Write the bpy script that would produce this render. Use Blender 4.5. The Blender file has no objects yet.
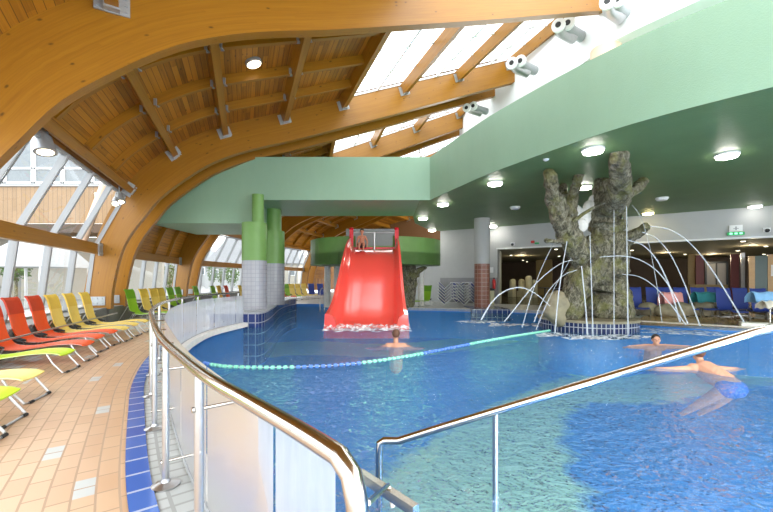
import bpy, math, random
from mathutils import Vector, Matrix
from mathutils.geometry import tessellate_polygon
random.seed(7)
R = math.radians
sc = bpy.context.scene
C = sc.collection

# ------------------------------------------------------------------ camera, sky, exposure
cd = bpy.data.cameras.new('camera'); cam = bpy.data.objects.new('camera', cd); C.objects.link(cam)
F, CX, HY, EYE = 380.0, 386.5, 279.0, 1.35
cd.sensor_width = 36.0; cd.lens = 36.0*F/773.0; cd.shift_y = (HY-256.0)/773.0
cd.clip_start = 0.05; cd.clip_end = 400
cam.location = (0, 0, EYE); cam.rotation_euler = (R(90), 0, 0)
sc.camera = cam
w = bpy.data.worlds.new('overcast_sky'); sc.world = w; w.use_nodes = True
wn = w.node_tree; wn.nodes.clear()
wo = wn.nodes.new('ShaderNodeOutputWorld'); bg = wn.nodes.new('ShaderNodeBackground')
tc = wn.nodes.new('ShaderNodeTexCoord'); nz = wn.nodes.new('ShaderNodeTexNoise'); rp = wn.nodes.new('ShaderNodeValToRGB')
nz.inputs['Scale'].default_value = 3.0; nz.inputs['Detail'].default_value = 5
rp.color_ramp.elements[0].position = 0.35; rp.color_ramp.elements[0].color = (0.80, 0.90, 1.0, 1)
rp.color_ramp.elements[1].position = 0.6; rp.color_ramp.elements[1].color = (1, 1, 1, 1)
wn.links.new(tc.outputs['Generated'], nz.inputs['Vector']); wn.links.new(nz.outputs['Fac'], rp.inputs['Fac'])
wn.links.new(rp.outputs['Color'], bg.inputs['Color']); wn.links.new(bg.outputs['Background'], wo.inputs['Surface'])
bg.inputs['Strength'].default_value = 2.9
vs = sc.view_settings; vs.view_transform = 'Standard'; vs.look = 'None'; vs.gamma = 1; vs.use_curve_mapping = False
vs.exposure = 0.8
sc.cycles.max_bounces = 10; sc.cycles.diffuse_bounces = 5; sc.cycles.transparent_max_bounces = 24
sc.cycles.glossy_bounces = 4; sc.cycles.caustics_reflective = False; sc.cycles.caustics_refractive = False
sc.cycles.sample_clamp_indirect = 6

WATER = -0.15
def at(px, py, Z):            # a point of the photograph standing on the level Z
    Y = (EYE-Z)*F/(py-HY)
    return ((px-CX)/F*Y, Y, Z)
def atd(px, py, Y):           # a point of the photograph at distance Y
    return ((px-CX)/F*Y, Y, EYE+(HY-py)/F*Y)

# ------------------------------------------------------------------ materials
class NT:
    def __init__(s, name):
        s.m = bpy.data.materials.new(name); s.m.use_nodes = True; s.t = s.m.node_tree; s.t.nodes.clear()
        s.out = s.n('OutputMaterial')
    def n(s, typ, **kw):
        o = s.t.nodes.new('ShaderNode'+typ)
        for k, v in kw.items(): setattr(o, k, v)
        return o
    def l(s, a, b): s.t.links.new(a, b)
    def val(s, sock, v):
        if hasattr(v, 'node'): s.l(v, sock)
        else: sock.default_value = v
    def math(s, op, a, b=None, c=None):
        o = s.n('Math', operation=op)
        for i, v in enumerate((a, b, c)):
            if v is not None: s.val(o.inputs[i], v)
        return o.outputs[0]
    def mix(s, f, a, b, mode='MIX'):
        o = s.n('MixRGB', blend_type=mode); s.val(o.inputs[0], f)
        for i, v in ((1, a), (2, b)):
            if not hasattr(v, 'node') and len(v) == 3: v = (*v, 1)
            s.val(o.inputs[i], v)
        return o.outputs[0]
    def ramp(s, f, stops):
        o = s.n('ValToRGB'); s.l(f, o.inputs[0]); e = o.color_ramp.elements
        while len(e) < len(stops): e.new(0.5)
        for i, (p, c) in enumerate(stops):
            e[i].position = p; e[i].color = (*c, 1) if len(c) == 3 else c
        return o.outputs[0]
    def noise(s, vec, scale, detail=3, rough=.5, dist=0):
        o = s.n('TexNoise'); o.inputs['Scale'].default_value = scale; o.inputs['Detail'].default_value = detail
        o.inputs['Roughness'].default_value = rough; o.inputs['Distortion'].default_value = dist
        if vec is not None: s.l(vec, o.inputs['Vector'])
        return o.outputs['Fac']
    def mapping(s, vec, scale=(1, 1, 1), loc=(0, 0, 0), rot=(0, 0, 0)):
        o = s.n('Mapping'); s.l(vec, o.inputs[0]); o.inputs['Scale'].default_value = scale
        o.inputs['Location'].default_value = loc; o.inputs['Rotation'].default_value = rot
        return o.outputs[0]
    def obj(s): return s.n('TexCoord').outputs['Object']
    def uv(s): return s.n('TexCoord').outputs['UV']
    def bump(s, h, strength=.2, dist=.01):
        o = s.n('Bump'); o.inputs['Strength'].default_value = strength; o.inputs['Distance'].default_value = dist
        s.l(h, o.inputs['Height']); return o.outputs[0]
    def princ(s, col, rough=.5, metal=0, normal=None, **kw):
        o = s.n('BsdfPrincipled')
        if not hasattr(col, 'node') and len(col) == 3: col = (*col, 1)
        s.val(o.inputs['Base Color'], col); s.val(o.inputs['Roughness'], rough); o.inputs['Metallic'].default_value = metal
        for k, v in kw.items(): s.val(o.inputs[k], v)
        if normal is not None: s.l(normal, o.inputs['Normal'])
        s.l(o.outputs[0], s.out.inputs[0]); return o
M = {}
def plain(name, col, rough=.5, metal=0, var=.12, scale=6, bump=0, **kw):
    t = NT(name); n = t.noise(t.obj(), scale, 4)
    c = t.mix(n, tuple(x*(1-var) for x in col), tuple(min(1, x*(1+var)) for x in col))
    t.princ(c, rough, metal, t.bump(n, bump, .02) if bump else None, **kw)
    M[name] = t.m; return t.m
def emit(name, col, s):
    t = NT(name); e = t.n('Emission'); e.inputs[0].default_value = (*col, 1); e.inputs[1].default_value = s
    t.l(e.outputs[0], t.out.inputs[0]); M[name] = t.m
def wood(name, dark, light, across=3.0, along=.5, knots=True, boards=0.0, rough=.38):
    t = NT(name); uv = t.uv()
    sep = t.n('SeparateXYZ'); t.l(uv, sep.inputs[0])
    g = t.noise(t.mapping(uv, (along, across*9, 1)), 1.6, 6, .6, .4)
    lam = t.n('TexWhiteNoise', noise_dimensions='2D')
    cv = t.n('CombineXYZ'); wv = boards if boards else .045
    cell = t.math('FLOOR', t.math('DIVIDE', sep.outputs[1], wv))
    cut = t.math('FLOOR', t.math('ADD', t.math('DIVIDE', sep.outputs[0], 3.1), t.math('MULTIPLY', cell, .37)))
    t.l(cell, cv.inputs[0]); t.l(cut, cv.inputs[1]); t.l(cv.outputs[0], lam.inputs['Vector'])
    fac = t.math('ADD', t.math('MULTIPLY', g, .72), t.math('MULTIPLY', lam.outputs['Value'], .40 if boards else .13))
    c = t.ramp(fac, [(.22, dark), (.72, light)])
    if knots:
        v = t.n('TexVoronoi'); v.inputs['Scale'].default_value = 1.0; v.inputs['Randomness'].default_value = 1
        t.l(t.mapping(uv, (2.3, 5.5, 1)), v.inputs['Vector'])
        k = t.ramp(v.outputs['Distance'], [(.05, (1, 1, 1)), (.13, (0, 0, 0))])
        c = t.mix(t.math('MULTIPLY', k, .8), c, tuple(x*.22 for x in dark))
    h = g
    if boards:
        fr = t.math('FRACT', t.math('DIVIDE', sep.outputs[1], wv))
        e = t.math('LESS_THAN', t.math('MINIMUM', fr, t.math('SUBTRACT', 1, fr)), .045)
        c = t.mix(t.math('MULTIPLY', e, .75), c, tuple(x*.25 for x in dark))
    t.princ(c, rough, 0, t.bump(h, .08, .01)); M[name] = t.m
wood('glulam', (.25, .098, .003), (.365, .162, .009))
wood('board_ceiling', (.16, .052, .001), (.48, .195, .012), boards=.13, across=1.5, rough=.5)
wood('cladding_wood', (.22, .13, .055), (.29, .175, .08), boards=.55, knots=False)
wood('light_wood', (.50, .30, .12), (.65, .42, .20), knots=False)
plain('steel', (.50, .47, .42), .18, 1.0, .08, 3)
plain('satin_steel', (.50, .50, .50), .32, 1.0, .1, 12)
plain('galvanised', (.40, .42, .43), .5, .6, .18, 30)
plain('window_alu', (.34, .35, .36), .4, .2, .05)
plain('black_rubber', (.02, .02, .02), .6)
plain('white_frame', (.82, .83, .84), .4, 0, .03)
plain('grey_frame', (.30, .31, .32), .45, .2, .05)
plain('white_wall', (.84, .85, .87), .6, 0, .03, 2)
plain('grey_wall', (.47, .48, .48), .6, 0, .06, 3)
plain('wainscot_tile', (.27, .27, .28), .35, 0, .08, 5)
plain('concrete_kerb', (.16, .16, .15), .6, 0, .2, 8)
plain('red_fibreglass', (.80, .075, .055), .28, 0, .05, 1.5, **{'Coat Weight': 1.0, 'Coat Roughness': .12})
plain('red_paint', (.62, .015, .03), .25, 0, .05)
plain('bark', (.16, .14, .075), .75)
plain('rock', (.27, .235, .155), .8, 0, .45, 5, .8)
plain('limestone', (.78, .75, .70), .75, 0, .2, 9, .6)
plain('beige_plaster', (.76, .55, .40), .6, 0, .06, 3)
plain('cafe_ceiling', (.34, .31, .22), .7, 0, .05)
plain('cafe_wall', (.10, .062, .035), .6, 0, .3, 1.2)
plain('cafe_gold', (.28, .20, .07), .5, 0, .1, 2)
plain('cafe_red', (.16, .02, .02), .45)
plain('cafe_dark', (.02, .025, .03), .35)
plain('cafe_cloth', (.52, .50, .33), .8, 0, .12, 8)
plain('cafe_green', (.02, .06, .05), .3)
plain('blue_sling', (.02, .045, .26), .6, 0, .12, 20)
plain('red_sling', (.74, .085, .010), .5, 0, .08, 10)
plain('red_pad', (.50, .04, .008), .55, 0, .08, 10)
plain('yellow_sling', (.76, .56, .12), .5, 0, .08, 10)
plain('yellow_pad', (.68, .46, .06), .55, 0, .08, 10)
plain('green_sling', (.24, .46, .015), .5, 0, .08, 10)
plain('green_pad', (.13, .32, .01), .55, 0, .08, 10)
plain('lime_sling', (.50, .72, .02), .5, 0, .08, 10)
plain('pale_sling', (.86, .72, .22), .5, 0, .08, 10)
plain('pink_towel', (.80, .36, .34), .9, 0, .15, 30, .3)
plain('teal_towel', (.03, .22, .24), .9, 0, .15, 30, .3)
plain('sky_towel', (.25, .50, .80), .9, 0, .15, 30, .3)
plain('cream_towel', (.75, .70, .60), .9, 0, .15, 30, .3)
plain('skin', (.60, .30, .19), .5, 0, .1, 14)
plain('tanned_skin', (.52, .21, .12), .45, 0, .12, 14)
plain('dark_hair', (.03, .018, .012), .6, 0, .3, 40)
plain('brown_hair', (.12, .045, .022), .6, 0, .3, 40)
plain('dark_shorts', (.02, .02, .03), .7)
plain('blue_shorts', (.02, .12, .55), .6)
plain('green_leaf', (.07, .13, .025), .7, 0, .5, 3)
plain('render_white', (.36, .37, .37), .8, 0, .04)
plain('render_cream', (.36, .34, .29), .8, 0, .06)
plain('roof_grey', (.19, .195, .20), .8, 0, .15, 4)
plain('dark_awning', (.07, .045, .03), .7)
plain('paving', (.22, .22, .21), .8, 0, .12, 2)
plain('lawn_green', (.25, .36, .12), .9, 0, .3, 2)
plain('mint_float', (.32, .85, .62), .4)
plain('blue_float', (.12, .26, .72), .4)
plain('sign_green', (.03, .45, .14), .5)
plain('extinguisher_red', (.6, .02, .02), .35)
plain('reddish_brown', (.2, .05, .03), .5)
emit('lamp_white', (1, .96, .88), 26)
emit('lamp_soft', (1, .96, .88), 9)
emit('lamp_warm', (1, .80, .36), 16)
emit('spot_glow', (1, .86, .6), 5)
emit('exit_glow', (.25, 1, .45), 1.6)
def green_paint():
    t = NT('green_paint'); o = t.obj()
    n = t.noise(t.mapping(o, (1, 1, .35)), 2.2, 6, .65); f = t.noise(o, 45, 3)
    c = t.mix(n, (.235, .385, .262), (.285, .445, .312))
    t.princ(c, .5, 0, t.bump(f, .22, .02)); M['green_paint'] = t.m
    t = NT('green_paint_shaded'); o = t.obj()
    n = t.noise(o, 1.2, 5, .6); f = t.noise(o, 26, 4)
    c = t.mix(n, (.11, .19, .075), (.165, .27, .115))  # same green paint, with the soffit's shade put into a darker colour
    t.princ(c, .5, 0, t.bump(f, .35, .02)); M['green_paint_shaded'] = t.m
    t = NT('green_column'); n = t.noise(t.obj(), 4, 4)
    t.princ(t.mix(n, (.13, .27, .065), (.165, .33, .085)), .45); M['green_column'] = t.m
green_paint()
def tiles(name, c1, c2, mortar, bw, bh, vec='uv', offset=.5, ms=.012, rough=.3, odd=None, bump=.15, rot=(0, 0, 0)):
    t = NT(name); v = t.uv() if vec == 'uv' else t.obj()
    if rot != (0, 0, 0): v = t.mapping(v, rot=rot)
    b = t.n('TexBrick'); t.l(v, b.inputs['Vector']); b.offset = offset; b.inputs['Scale'].default_value = 1
    b.inputs['Brick Width'].default_value = bw; b.inputs['Row Height'].default_value = bh
    b.inputs['Mortar Size'].default_value = ms; b.inputs['Mortar Smooth'].default_value = .1
    b.inputs['Color1'].default_value = (*c1, 1); b.inputs['Color2'].default_value = (*c2, 1); b.inputs['Mortar'].default_value = (*mortar, 1)
    c = t.mix(t.math('MULTIPLY', t.noise(t.obj(), 1.3, 5, .6), .25), b.outputs['Color'], tuple(x*.72 for x in c1))
    rr = t.math('ADD', t.math('MULTIPLY', b.outputs['Fac'], .4), rough)
    inv = t.math('SUBTRACT', 1, b.outputs['Fac'])
    if odd:
        sep = t.n('SeparateXYZ'); t.l(v, sep.inputs[0])
        row = t.math('FLOOR', t.math('DIVIDE', sep.outputs[1], bh))
        par = t.math('MULTIPLY', t.math('MODULO', t.math('ABSOLUTE', row), 2), offset)
        colm = t.math('FLOOR', t.math('ADD', t.math('DIVIDE', sep.outputs[0], bw), par))
        cv = t.n('CombineXYZ'); t.l(row, cv.inputs[0]); t.l(colm, cv.inputs[1])
        wnz = t.n('TexWhiteNoise', noise_dimensions='2D'); t.l(cv.outputs[0], wnz.inputs['Vector'])
        lim = t.n('MapRange'); t.l(sep.outputs[1], lim.inputs[0])
        for k, x in enumerate((odd[0], odd[1], odd[2], odd[3])): lim.inputs[1+k].default_value = x
        sel = t.math('MULTIPLY', t.math('LESS_THAN', wnz.outputs['Value'], lim.outputs[0]), inv)
        c = t.mix(sel, c, odd[4])
    t.princ(c, rr, 0, t.bump(inv, bump, .004)); M[name] = t.m
tiles('deck_tile', (.54, .34, .20), (.62, .42, .26), (.40, .28, .19), .25, .122, ms=.007, odd=(1.3, 3.1, .03, 1.25, (.50, .52, .50)))
tiles('deck_grey', (.52, .52, .50), (.58, .58, .56), (.38, .38, .37), .25, .25, vec='obj', offset=0)
tiles('kerb_tile', (.05, .12, .42), (.08, .18, .50), (.42, .46, .56), .25, .5, rough=.12, offset=0)
tiles('gutter_tile', (.40, .42, .40), (.46, .47, .45), (.32, .32, .30), .12, .4, rough=.3, offset=0)
tiles('blue_bench_tile', (.022, .04, .16), (.032, .06, .21), (.48, .49, .51), .22, .34, rough=.15, offset=0, ms=.014)
tiles('planter_tile', (.014, .022, .075), (.02, .03, .10), (.40, .41, .43), .115, .50, rough=.15, offset=0, ms=.012)
tiles('grey_bench_tile', (.40, .42, .45), (.45, .47, .50), (.32, .34, .37), .25, .25, rough=.3, offset=0, vec='obj')
tiles('column_tile', (.34, .35, .385), (.385, .39, .425), (.28, .285, .32), .14, .14, rough=.3, offset=0, ms=.008)
tiles('brown_tile', (.22, .075, .045), (.28, .10, .06), (.42, .30, .25), .20, .20, rough=.3, offset=0)
tiles('pool_tile', (.05, .27, .78), (.06, .31, .85), (.075, .33, .84), .30, .30, vec='obj', offset=0, rough=.4)
tiles('mint_patch', (.62, .97, .50), (.66, .98, .54), (.65, .97, .53), .30, .30, vec='obj', offset=0, rough=.4)
tiles('cafe_floor', (.17, .18, .11), (.24, .23, .14), (.14, .14, .09), .6, .6, vec='obj', offset=0, rough=.15)
tiles('gold_sheen_floor', (.42, .27, .09), (.52, .35, .12), (.36, .24, .1), .4, .4, vec='obj', offset=.5, rough=.12)  # golden light reflected on the wet floor is put into the tile colour
def mint():
    t = NT('mint_patch'); sep = t.n('SeparateXYZ'); t.l(t.uv(), sep.inputs[0]); o = t.obj()
    n = t.math('ADD', t.math('MULTIPLY', t.noise(o, 1.6, 5, .65, .8), 1.5), -.75)
    f = t.ramp(t.math('ADD', sep.outputs[1], t.math('MULTIPLY', n, .9)), [(.30, (0, 0, 0)), (.70, (1, 1, 1))])
    t.princ(t.mix(f, (.055, .30, .80), (.66, .98, .52)), .4); M['mint_patch'] = t.m  # mint blended into the basin blue along soft noisy edges
mint()
def bark():
    t = NT('bark'); o = t.obj()
    a = t.noise(t.mapping(o, (4, 4, 2.2)), 2.6, 9, .75, 1.0); b = t.noise(o, 2.2, 6, .65)
    c = t.ramp(a, [(.38, (.02, .017, .010)), (.50, (.15, .135, .085)), (.62, (.36, .33, .25))])
    g = t.ramp(b, [(.50, (0, 0, 0)), (.60, (1, 1, 1))])
    c = t.mix(t.math('MULTIPLY', g, .5), c, (.20, .20, .04))
    t.princ(c, .7, 0, t.bump(a, 1.0, .08)); M['bark'] = t.m
bark()
def glass():
    t = NT('window_glass'); fr = t.n('Fresnel'); fr.inputs[0].default_value = 1.35
    a = t.n('BsdfTransparent'); a.inputs[0].default_value = (.97, .985, .98, 1)
    b = t.n('BsdfGlossy'); b.inputs['Roughness'].default_value = .02; m = t.n('MixShader')
    t.l(fr.outputs[0], m.inputs[0]); t.l(a.outputs[0], m.inputs[1]); t.l(b.outputs[0], m.inputs[2]); t.l(m.outputs[0], t.out.inputs[0])
    M['window_glass'] = t.m
    # scratched, milky barrier panel
    t = NT('frosted_panel'); o = t.obj()
    n = t.noise(t.mapping(o, (3, 3, .6)), 3, 6, .65)
    a = t.n('BsdfTransparent'); a.inputs[0].default_value = (.95, .97, 1, 1)
    d = t.n('BsdfDiffuse'); d.inputs[0].default_value = (.62, .67, .75, 1)
    tl = t.n('BsdfTranslucent'); tl.inputs[0].default_value = (.64, .69, .77, 1)
    ad = t.n('MixShader'); ad.inputs[0].default_value = .5; t.l(d.outputs[0], ad.inputs[1]); t.l(tl.outputs[0], ad.inputs[2])
    m = t.n('MixShader'); t.l(t.ramp(n, [(.3, (.55,)*3), (.7, (.74,)*3)]), m.inputs[0])
    t.l(a.outputs[0], m.inputs[1]); t.l(ad.outputs[0], m.inputs[2])
    g = t.n('BsdfGlossy'); g.inputs['Roughness'].default_value = .35; fr = t.n('Fresnel'); fr.inputs[0].default_value = 1.08
    m2 = t.n('MixShader'); t.l(fr.outputs[0], m2.inputs[0]); t.l(m.outputs[0], m2.inputs[1]); t.l(g.outputs[0], m2.inputs[2])
    t.l(m2.outputs[0], t.out.inputs[0]); M['frosted_panel'] = t.m
    # pool water
    t = NT('pool_water'); o = t.obj()
    n1 = t.noise(t.mapping(o, (1, 1.25, 1)), 2.6, 3, .5, .9); n2 = t.noise(o, 7.5, 2, .5, .8)
    n3 = t.noise(t.mapping(o, (1, 1.3, 1)), 5.5, 1, .5, 2.2)
    nn = t.math('ADD', t.math('ADD', t.math('MULTIPLY', n1, .8), t.math('MULTIPLY', n2, .2)), t.math('MULTIPLY', n3, .35))
    bp = t.bump(nn, 1.0, .42)
    fr = t.n('Fresnel'); fr.inputs[0].default_value = 1.5; t.l(bp, fr.inputs['Normal'])
    a = t.n('BsdfTransparent'); a.inputs[0].default_value = (.90, .98, 1, 1)
    b = t.n('BsdfGlossy'); b.inputs['Roughness'].default_value = .03; t.l(bp, b.inputs['Normal'])
    df = t.n('BsdfDiffuse'); df.inputs[0].default_value = (.08, .38, .88, 1); m0 = t.n('MixShader'); m0.inputs[0].default_value = .24
    t.l(a.outputs[0], m0.inputs[1]); t.l(df.outputs[0], m0.inputs[2])
    m = t.n('MixShader'); t.l(fr.outputs[0], m.inputs[0]); t.l(m0.outputs[0], m.inputs[1]); t.l(b.outputs[0], m.inputs[2])
    t.l(m.outputs[0], t.out.inputs[0]); M['pool_water'] = t.m
    # falling water
    t = NT('jet_water'); a = t.n('BsdfTransparent'); d = t.n('BsdfPrincipled')
    d.inputs['Base Color'].default_value = (.86, .92, 1, 1); d.inputs['Roughness'].default_value = .1
    m = t.n('MixShader'); m.inputs[0].default_value = .4
    t.l(a.outputs[0], m.inputs[1]); t.l(d.outputs[0], m.inputs[2]); t.l(m.outputs[0], t.out.inputs[0]); M['jet_water'] = t.m
    t = NT('foam'); o = t.obj(); n = t.noise(o, 7, 6, .7, .5)
    a = t.n('BsdfTransparent'); d = t.n('BsdfDiffuse'); d.inputs[0].default_value = (.92, .95, .98, 1); m = t.n('MixShader')
    t.l(t.ramp(n, [(.42, (0, 0, 0)), (.62, (.9, .9, .9))]), m.inputs[0])
    t.l(a.outputs[0], m.inputs[1]); t.l(d.outputs[0], m.inputs[2]); t.l(m.outputs[0], t.out.inputs[0]); M['foam'] = t.m
glass()

# ------------------------------------------------------------------ mesh helpers
def spline(pts, n=8):
    P = [Vector(p) for p in pts]; out = []
    for i in range(len(P)-1):
        p0 = P[i-1] if i else P[0]*2-P[1]; p1, p2 = P[i], P[i+1]; p3 = P[i+2] if i+2 < len(P) else P[-1]*2-P[-2]
        for k in range(n):
            t = k/n
            out.append(.5*((2*p1)+(p2-p0)*t+(2*p0-5*p1+4*p2-p3)*t*t+(3*p1-p0-3*p2+p3)*t**3))
    out.append(P[-1]); return out
class MB:
    def __init__(s): s.v = []; s.f = []; s.u = []
    def add(s, vs, fs, uvs=None):
        b = len(s.v); s.v += [Vector(v) for v in vs]
        for i, f in enumerate(fs):
            s.f.append([b+k for k in f]); s.u.append(uvs[i] if uvs else None)
        return s
    def box(s, c, d, rz=0, ax=None):
        x, y, z = d[0]/2, d[1]/2, d[2]/2; q = Matrix.Rotation(rz, 3, 'Z') if ax is None else ax
        V = [Vector(c)+q @ Vector((a*x, b*y, e*z)) for a in (-1, 1) for b in (-1, 1) for e in (-1, 1)]
        return s.add(V, [(0, 1, 3, 2), (4, 6, 7, 5), (0, 4, 5, 1), (2, 3, 7, 6), (0, 2, 6, 4), (1, 5, 7, 3)])
    def beam(s, a, b, wd, dp, up=(0, 0, 1)):      # rectangular bar from a to b, UVs run along it
        a, b = Vector(a), Vector(b); d = b-a; L = d.length; d.normalize()
        sd = d.cross(Vector(up)).normalized(); u = sd.cross(d).normalized()
        k = [(-wd/2, -dp/2), (wd/2, -dp/2), (wd/2, dp/2), (-wd/2, dp/2)]
        V = [p+sd*x+u*y for p in (a, b) for x, y in k]
        fs = [(0, 1, 5, 4), (1, 2, 6, 5), (2, 3, 7, 6), (3, 0, 4, 7), (3, 2, 1, 0), (4, 5, 6, 7)]
        o = random.random()*9; uv = []
        q = 0
        for i in range(4):
            h = wd if i % 2 == 0 else dp
            uv.append([(o, o+q), (o, o+q+h), (o+L, o+q+h), (o+L, o+q)]); q += h
        uv += [[(o, 0), (o+wd, 0), (o+wd, dp), (o, dp)]]*2
        return s.add(V, fs, uv)
    def tube(s, pts, r, seg=8, cap=True, closed=False):
        P = [Vector(p) for p in pts]; n = len(P); rr = r if isinstance(r, (list, tuple)) else [r]*n
        V = []; fs = []; prev = None
        for i, p in enumerate(P):
            if closed: d = P[(i+1) % n]-P[i-1]
            else: d = P[min(i+1, n-1)]-P[max(i-1, 0)]
            if d.length < 1e-9: d = Vector((0, 0, 1))
            d.normalize()
            if prev is None:
                e = Vector((0, 0, 1)) if abs(d.z) < .9 else Vector((1, 0, 0)); a = d.cross(e).normalized()
            else:
                a = prev-d*prev.dot(d)
                a = a.normalized() if a.length > 1e-6 else d.cross(Vector((0, 1, 0))).normalized()
            prev = a; b = d.cross(a)
            V += [p+(a*math.cos(2*math.pi*k/seg)+b*math.sin(2*math.pi*k/seg))*rr[i] for k in range(seg)]
        m = n if closed else n-1
        for i in range(m):
            j = (i+1) % n
            fs += [(i*seg+k, i*seg+(k+1) % seg, j*seg+(k+1) % seg, j*seg+k) for k in range(seg)]
        if cap and not closed: fs += [tuple(reversed(range(seg))), tuple((n-1)*seg+k for k in range(seg))]
        return s.add(V, fs)
    def lathe(s, c, prof, seg=24, uv=False):      # prof: (radius, z) from bottom to top around c
        V = []; fs = []; u = []
        for r, z in prof: V += [(c[0]+r*math.cos(2*math.pi*k/seg), c[1]+r*math.sin(2*math.pi*k/seg), c[2]+z) for k in range(seg)]
        for i in range(len(prof)-1):
            for k in range(seg):
                k2 = (k+1) % seg
                fs.append((i*seg+k, i*seg+k2, (i+1)*seg+k2, (i+1)*seg+k))
                a, b = 2*math.pi*max(.01, prof[i][0])*k/seg, 2*math.pi*max(.01, prof[i][0])*(k+1)/seg
                u.append([(a, prof[i][1]), (b, prof[i][1]), (b, prof[i+1][1]), (a, prof[i+1][1])])
        if prof[0][0] > 1e-4: fs.append(tuple(reversed(range(seg)))); u.append(None)
        if prof[-1][0] > 1e-4: fs.append(tuple((len(prof)-1)*seg+k for k in range(seg))); u.append(None)
        return s.add(V, fs, u if uv else None)
    def ball(s, c, r, sx=1, sy=1, sz=1, seg=14, rings=9, rot=None):
        V = []; fs = []; q = rot or Matrix.Identity(3)
        for i in range(rings+1):
            a = math.pi*i/rings
            for k in range(seg):
                b = 2*math.pi*k/seg
                V.append(Vector(c)+q @ Vector((r*sx*math.sin(a)*math.cos(b), r*sy*math.sin(a)*math.sin(b), -r*sz*math.cos(a))))
        for i in range(rings):
            fs += [(i*seg+k, i*seg+(k+1) % seg, (i+1)*seg+(k+1) % seg, (i+1)*seg+k) for k in range(seg)]
        return s.add(V, fs)
    def prism(s, poly, z0, z1, uv=False):         # vertical walls around a plan polygon, with top and bottom
        n = len(poly); V = [(x, y, z0) for x, y in poly]+[(x, y, z1) for x, y in poly]
        fs = []; u = []; L = 0
        for i in range(n):
            j = (i+1) % n; d = math.dist(poly[i], poly[j]); fs.append((i, j, n+j, n+i))
            u.append([(L, z0), (L+d, z0), (L+d, z1), (L, z1)]); L += d
        tri = tessellate_polygon([[Vector((x, y, 0)) for x, y in poly]])
        for t in tri: fs.append(tuple(n+k for k in t)); u.append([(poly[k][0], poly[k][1]) for k in t])
        for t in tri: fs.append(tuple(reversed(t))); u.append([(poly[k][0], poly[k][1]) for k in reversed(t)])
        return s.add(V, fs, u)
    def flat(s, loops, z, up=True):               # polygon with holes
        vs = [Vector((p[0], p[1], z)) for lp in loops for p in lp]
        tri = tessellate_polygon([[Vector((p[0], p[1], 0)) for p in lp] for lp in loops])
        fs = []
        for t in tri:
            a, b, c = (vs[k] for k in t)
            t = tuple(t) if ((b-a).cross(c-a).z > 0) == up else tuple(reversed(t))
            fs.append(t)
        return s.add(vs, fs, [[(vs[k].x, vs[k].y) for k in t] for t in fs])
    def build(s, name, mat, parent=None, smooth=False, world=True):
        me = bpy.data.meshes.new(name); off = Vector(parent.location) if (parent and world) else Vector((0, 0, 0))
        if parent and world and parent.parent: off = parent.location+parent.parent.location
        me.from_pydata([v-off for v in s.v], [], s.f)
        if any(s.u):
            ul = me.uv_layers.new(name='UVMap'); i = 0
            for f, u in zip(s.f, s.u):
                for k in range(len(f)):
                    ul.data[i].uv = u[k] if u else (0, 0)
                    i += 1
        me.materials.append(M[mat] if isinstance(mat, str) else mat)
        if smooth:
            me.polygons.foreach_set('use_smooth', [True]*len(me.polygons))
            try: me.set_sharp_from_angle(angle=R(40))
            except Exception: pass
        me.update(); o = bpy.data.objects.new(name, me); C.objects.link(o)
        if parent: o.parent = parent
        return o
def tag(o, label=None, cat=None, group=None, kind=None):
    if label: o['label'] = label
    if cat: o['category'] = cat
    if group: o['group'] = group
    if kind: o['kind'] = kind
    return o
def empty(name, loc, label, cat, group=None, rz=0):
    o = bpy.data.objects.new(name, None); C.objects.link(o); o.location = loc; o.rotation_euler = (0, 0, rz); o.empty_display_size = .1
    return tag(o, label, cat, group)
def struct(o): o['kind'] = 'structure'; return o
def copy_tree(o, parent=None):
    c = o.copy(); C.objects.link(c); c.parent = parent
    for ch in o.children: copy_tree(ch, c)
    return c

# ------------------------------------------------------------------ roof: radial glulam arches
IN = [(.42, .25), (.46, 1), (.70, 2.2), (1.0, 2.94), (1.5, 3.71), (2.01, 4.42), (2.86, 5.20), (3.75, 5.87), (4.68, 6.35), (5.64, 6.72), (6.79, 7.1), (9.2, 7.98), (11.6, 8.87), (15.2, 10.25), (17.9, 11.27)]
OUT = [(-.46, .25), (-.40, .95), (-.12, 2.5), (.22, 3.5), (.62, 4.36), (1.0, 5.0), (1.42, 5.55), (2.25, 6.29), (3.35, 7.02), (4.45, 7.52), (6.4, 8.22), (9.1, 9.2), (11.4, 10.05), (15.0, 11.4), (17.7, 12.38)]
PIN = spline([(s, 0, z) for s, z in IN], 3); POUT = spline([(s, 0, z) for s, z in OUT], 3)
def on_out(s):
    for a, b in zip(POUT, POUT[1:]):
        if a.x <= s <= b.x: return a.z+(b.z-a.z)*(s-a.x)/(b.x-a.x)
    return POUT[-1].z
AS = .82                     # size of the timber roof
def up(z): return EYE+(z-EYE)*AS
class Arch:
    def __init__(s, x, y, phi):
        s.p = Vector((x*AS, y*AS, 0)); s.i = Vector((math.cos(R(phi)), -math.sin(R(phi)), 0)); s.t = Vector((math.sin(R(phi)), math.cos(R(phi)), 0))
    def at(s, q, z, off=0): return s.p+s.i*q*AS+s.t*off*AS+Vector((0, 0, up(z)))
    def far(s, d=1.4): a = Arch(0, 0, 0); a.p = s.p+s.t*d*AS; a.i = s.i; a.t = s.t; return a
TH = .28
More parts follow.
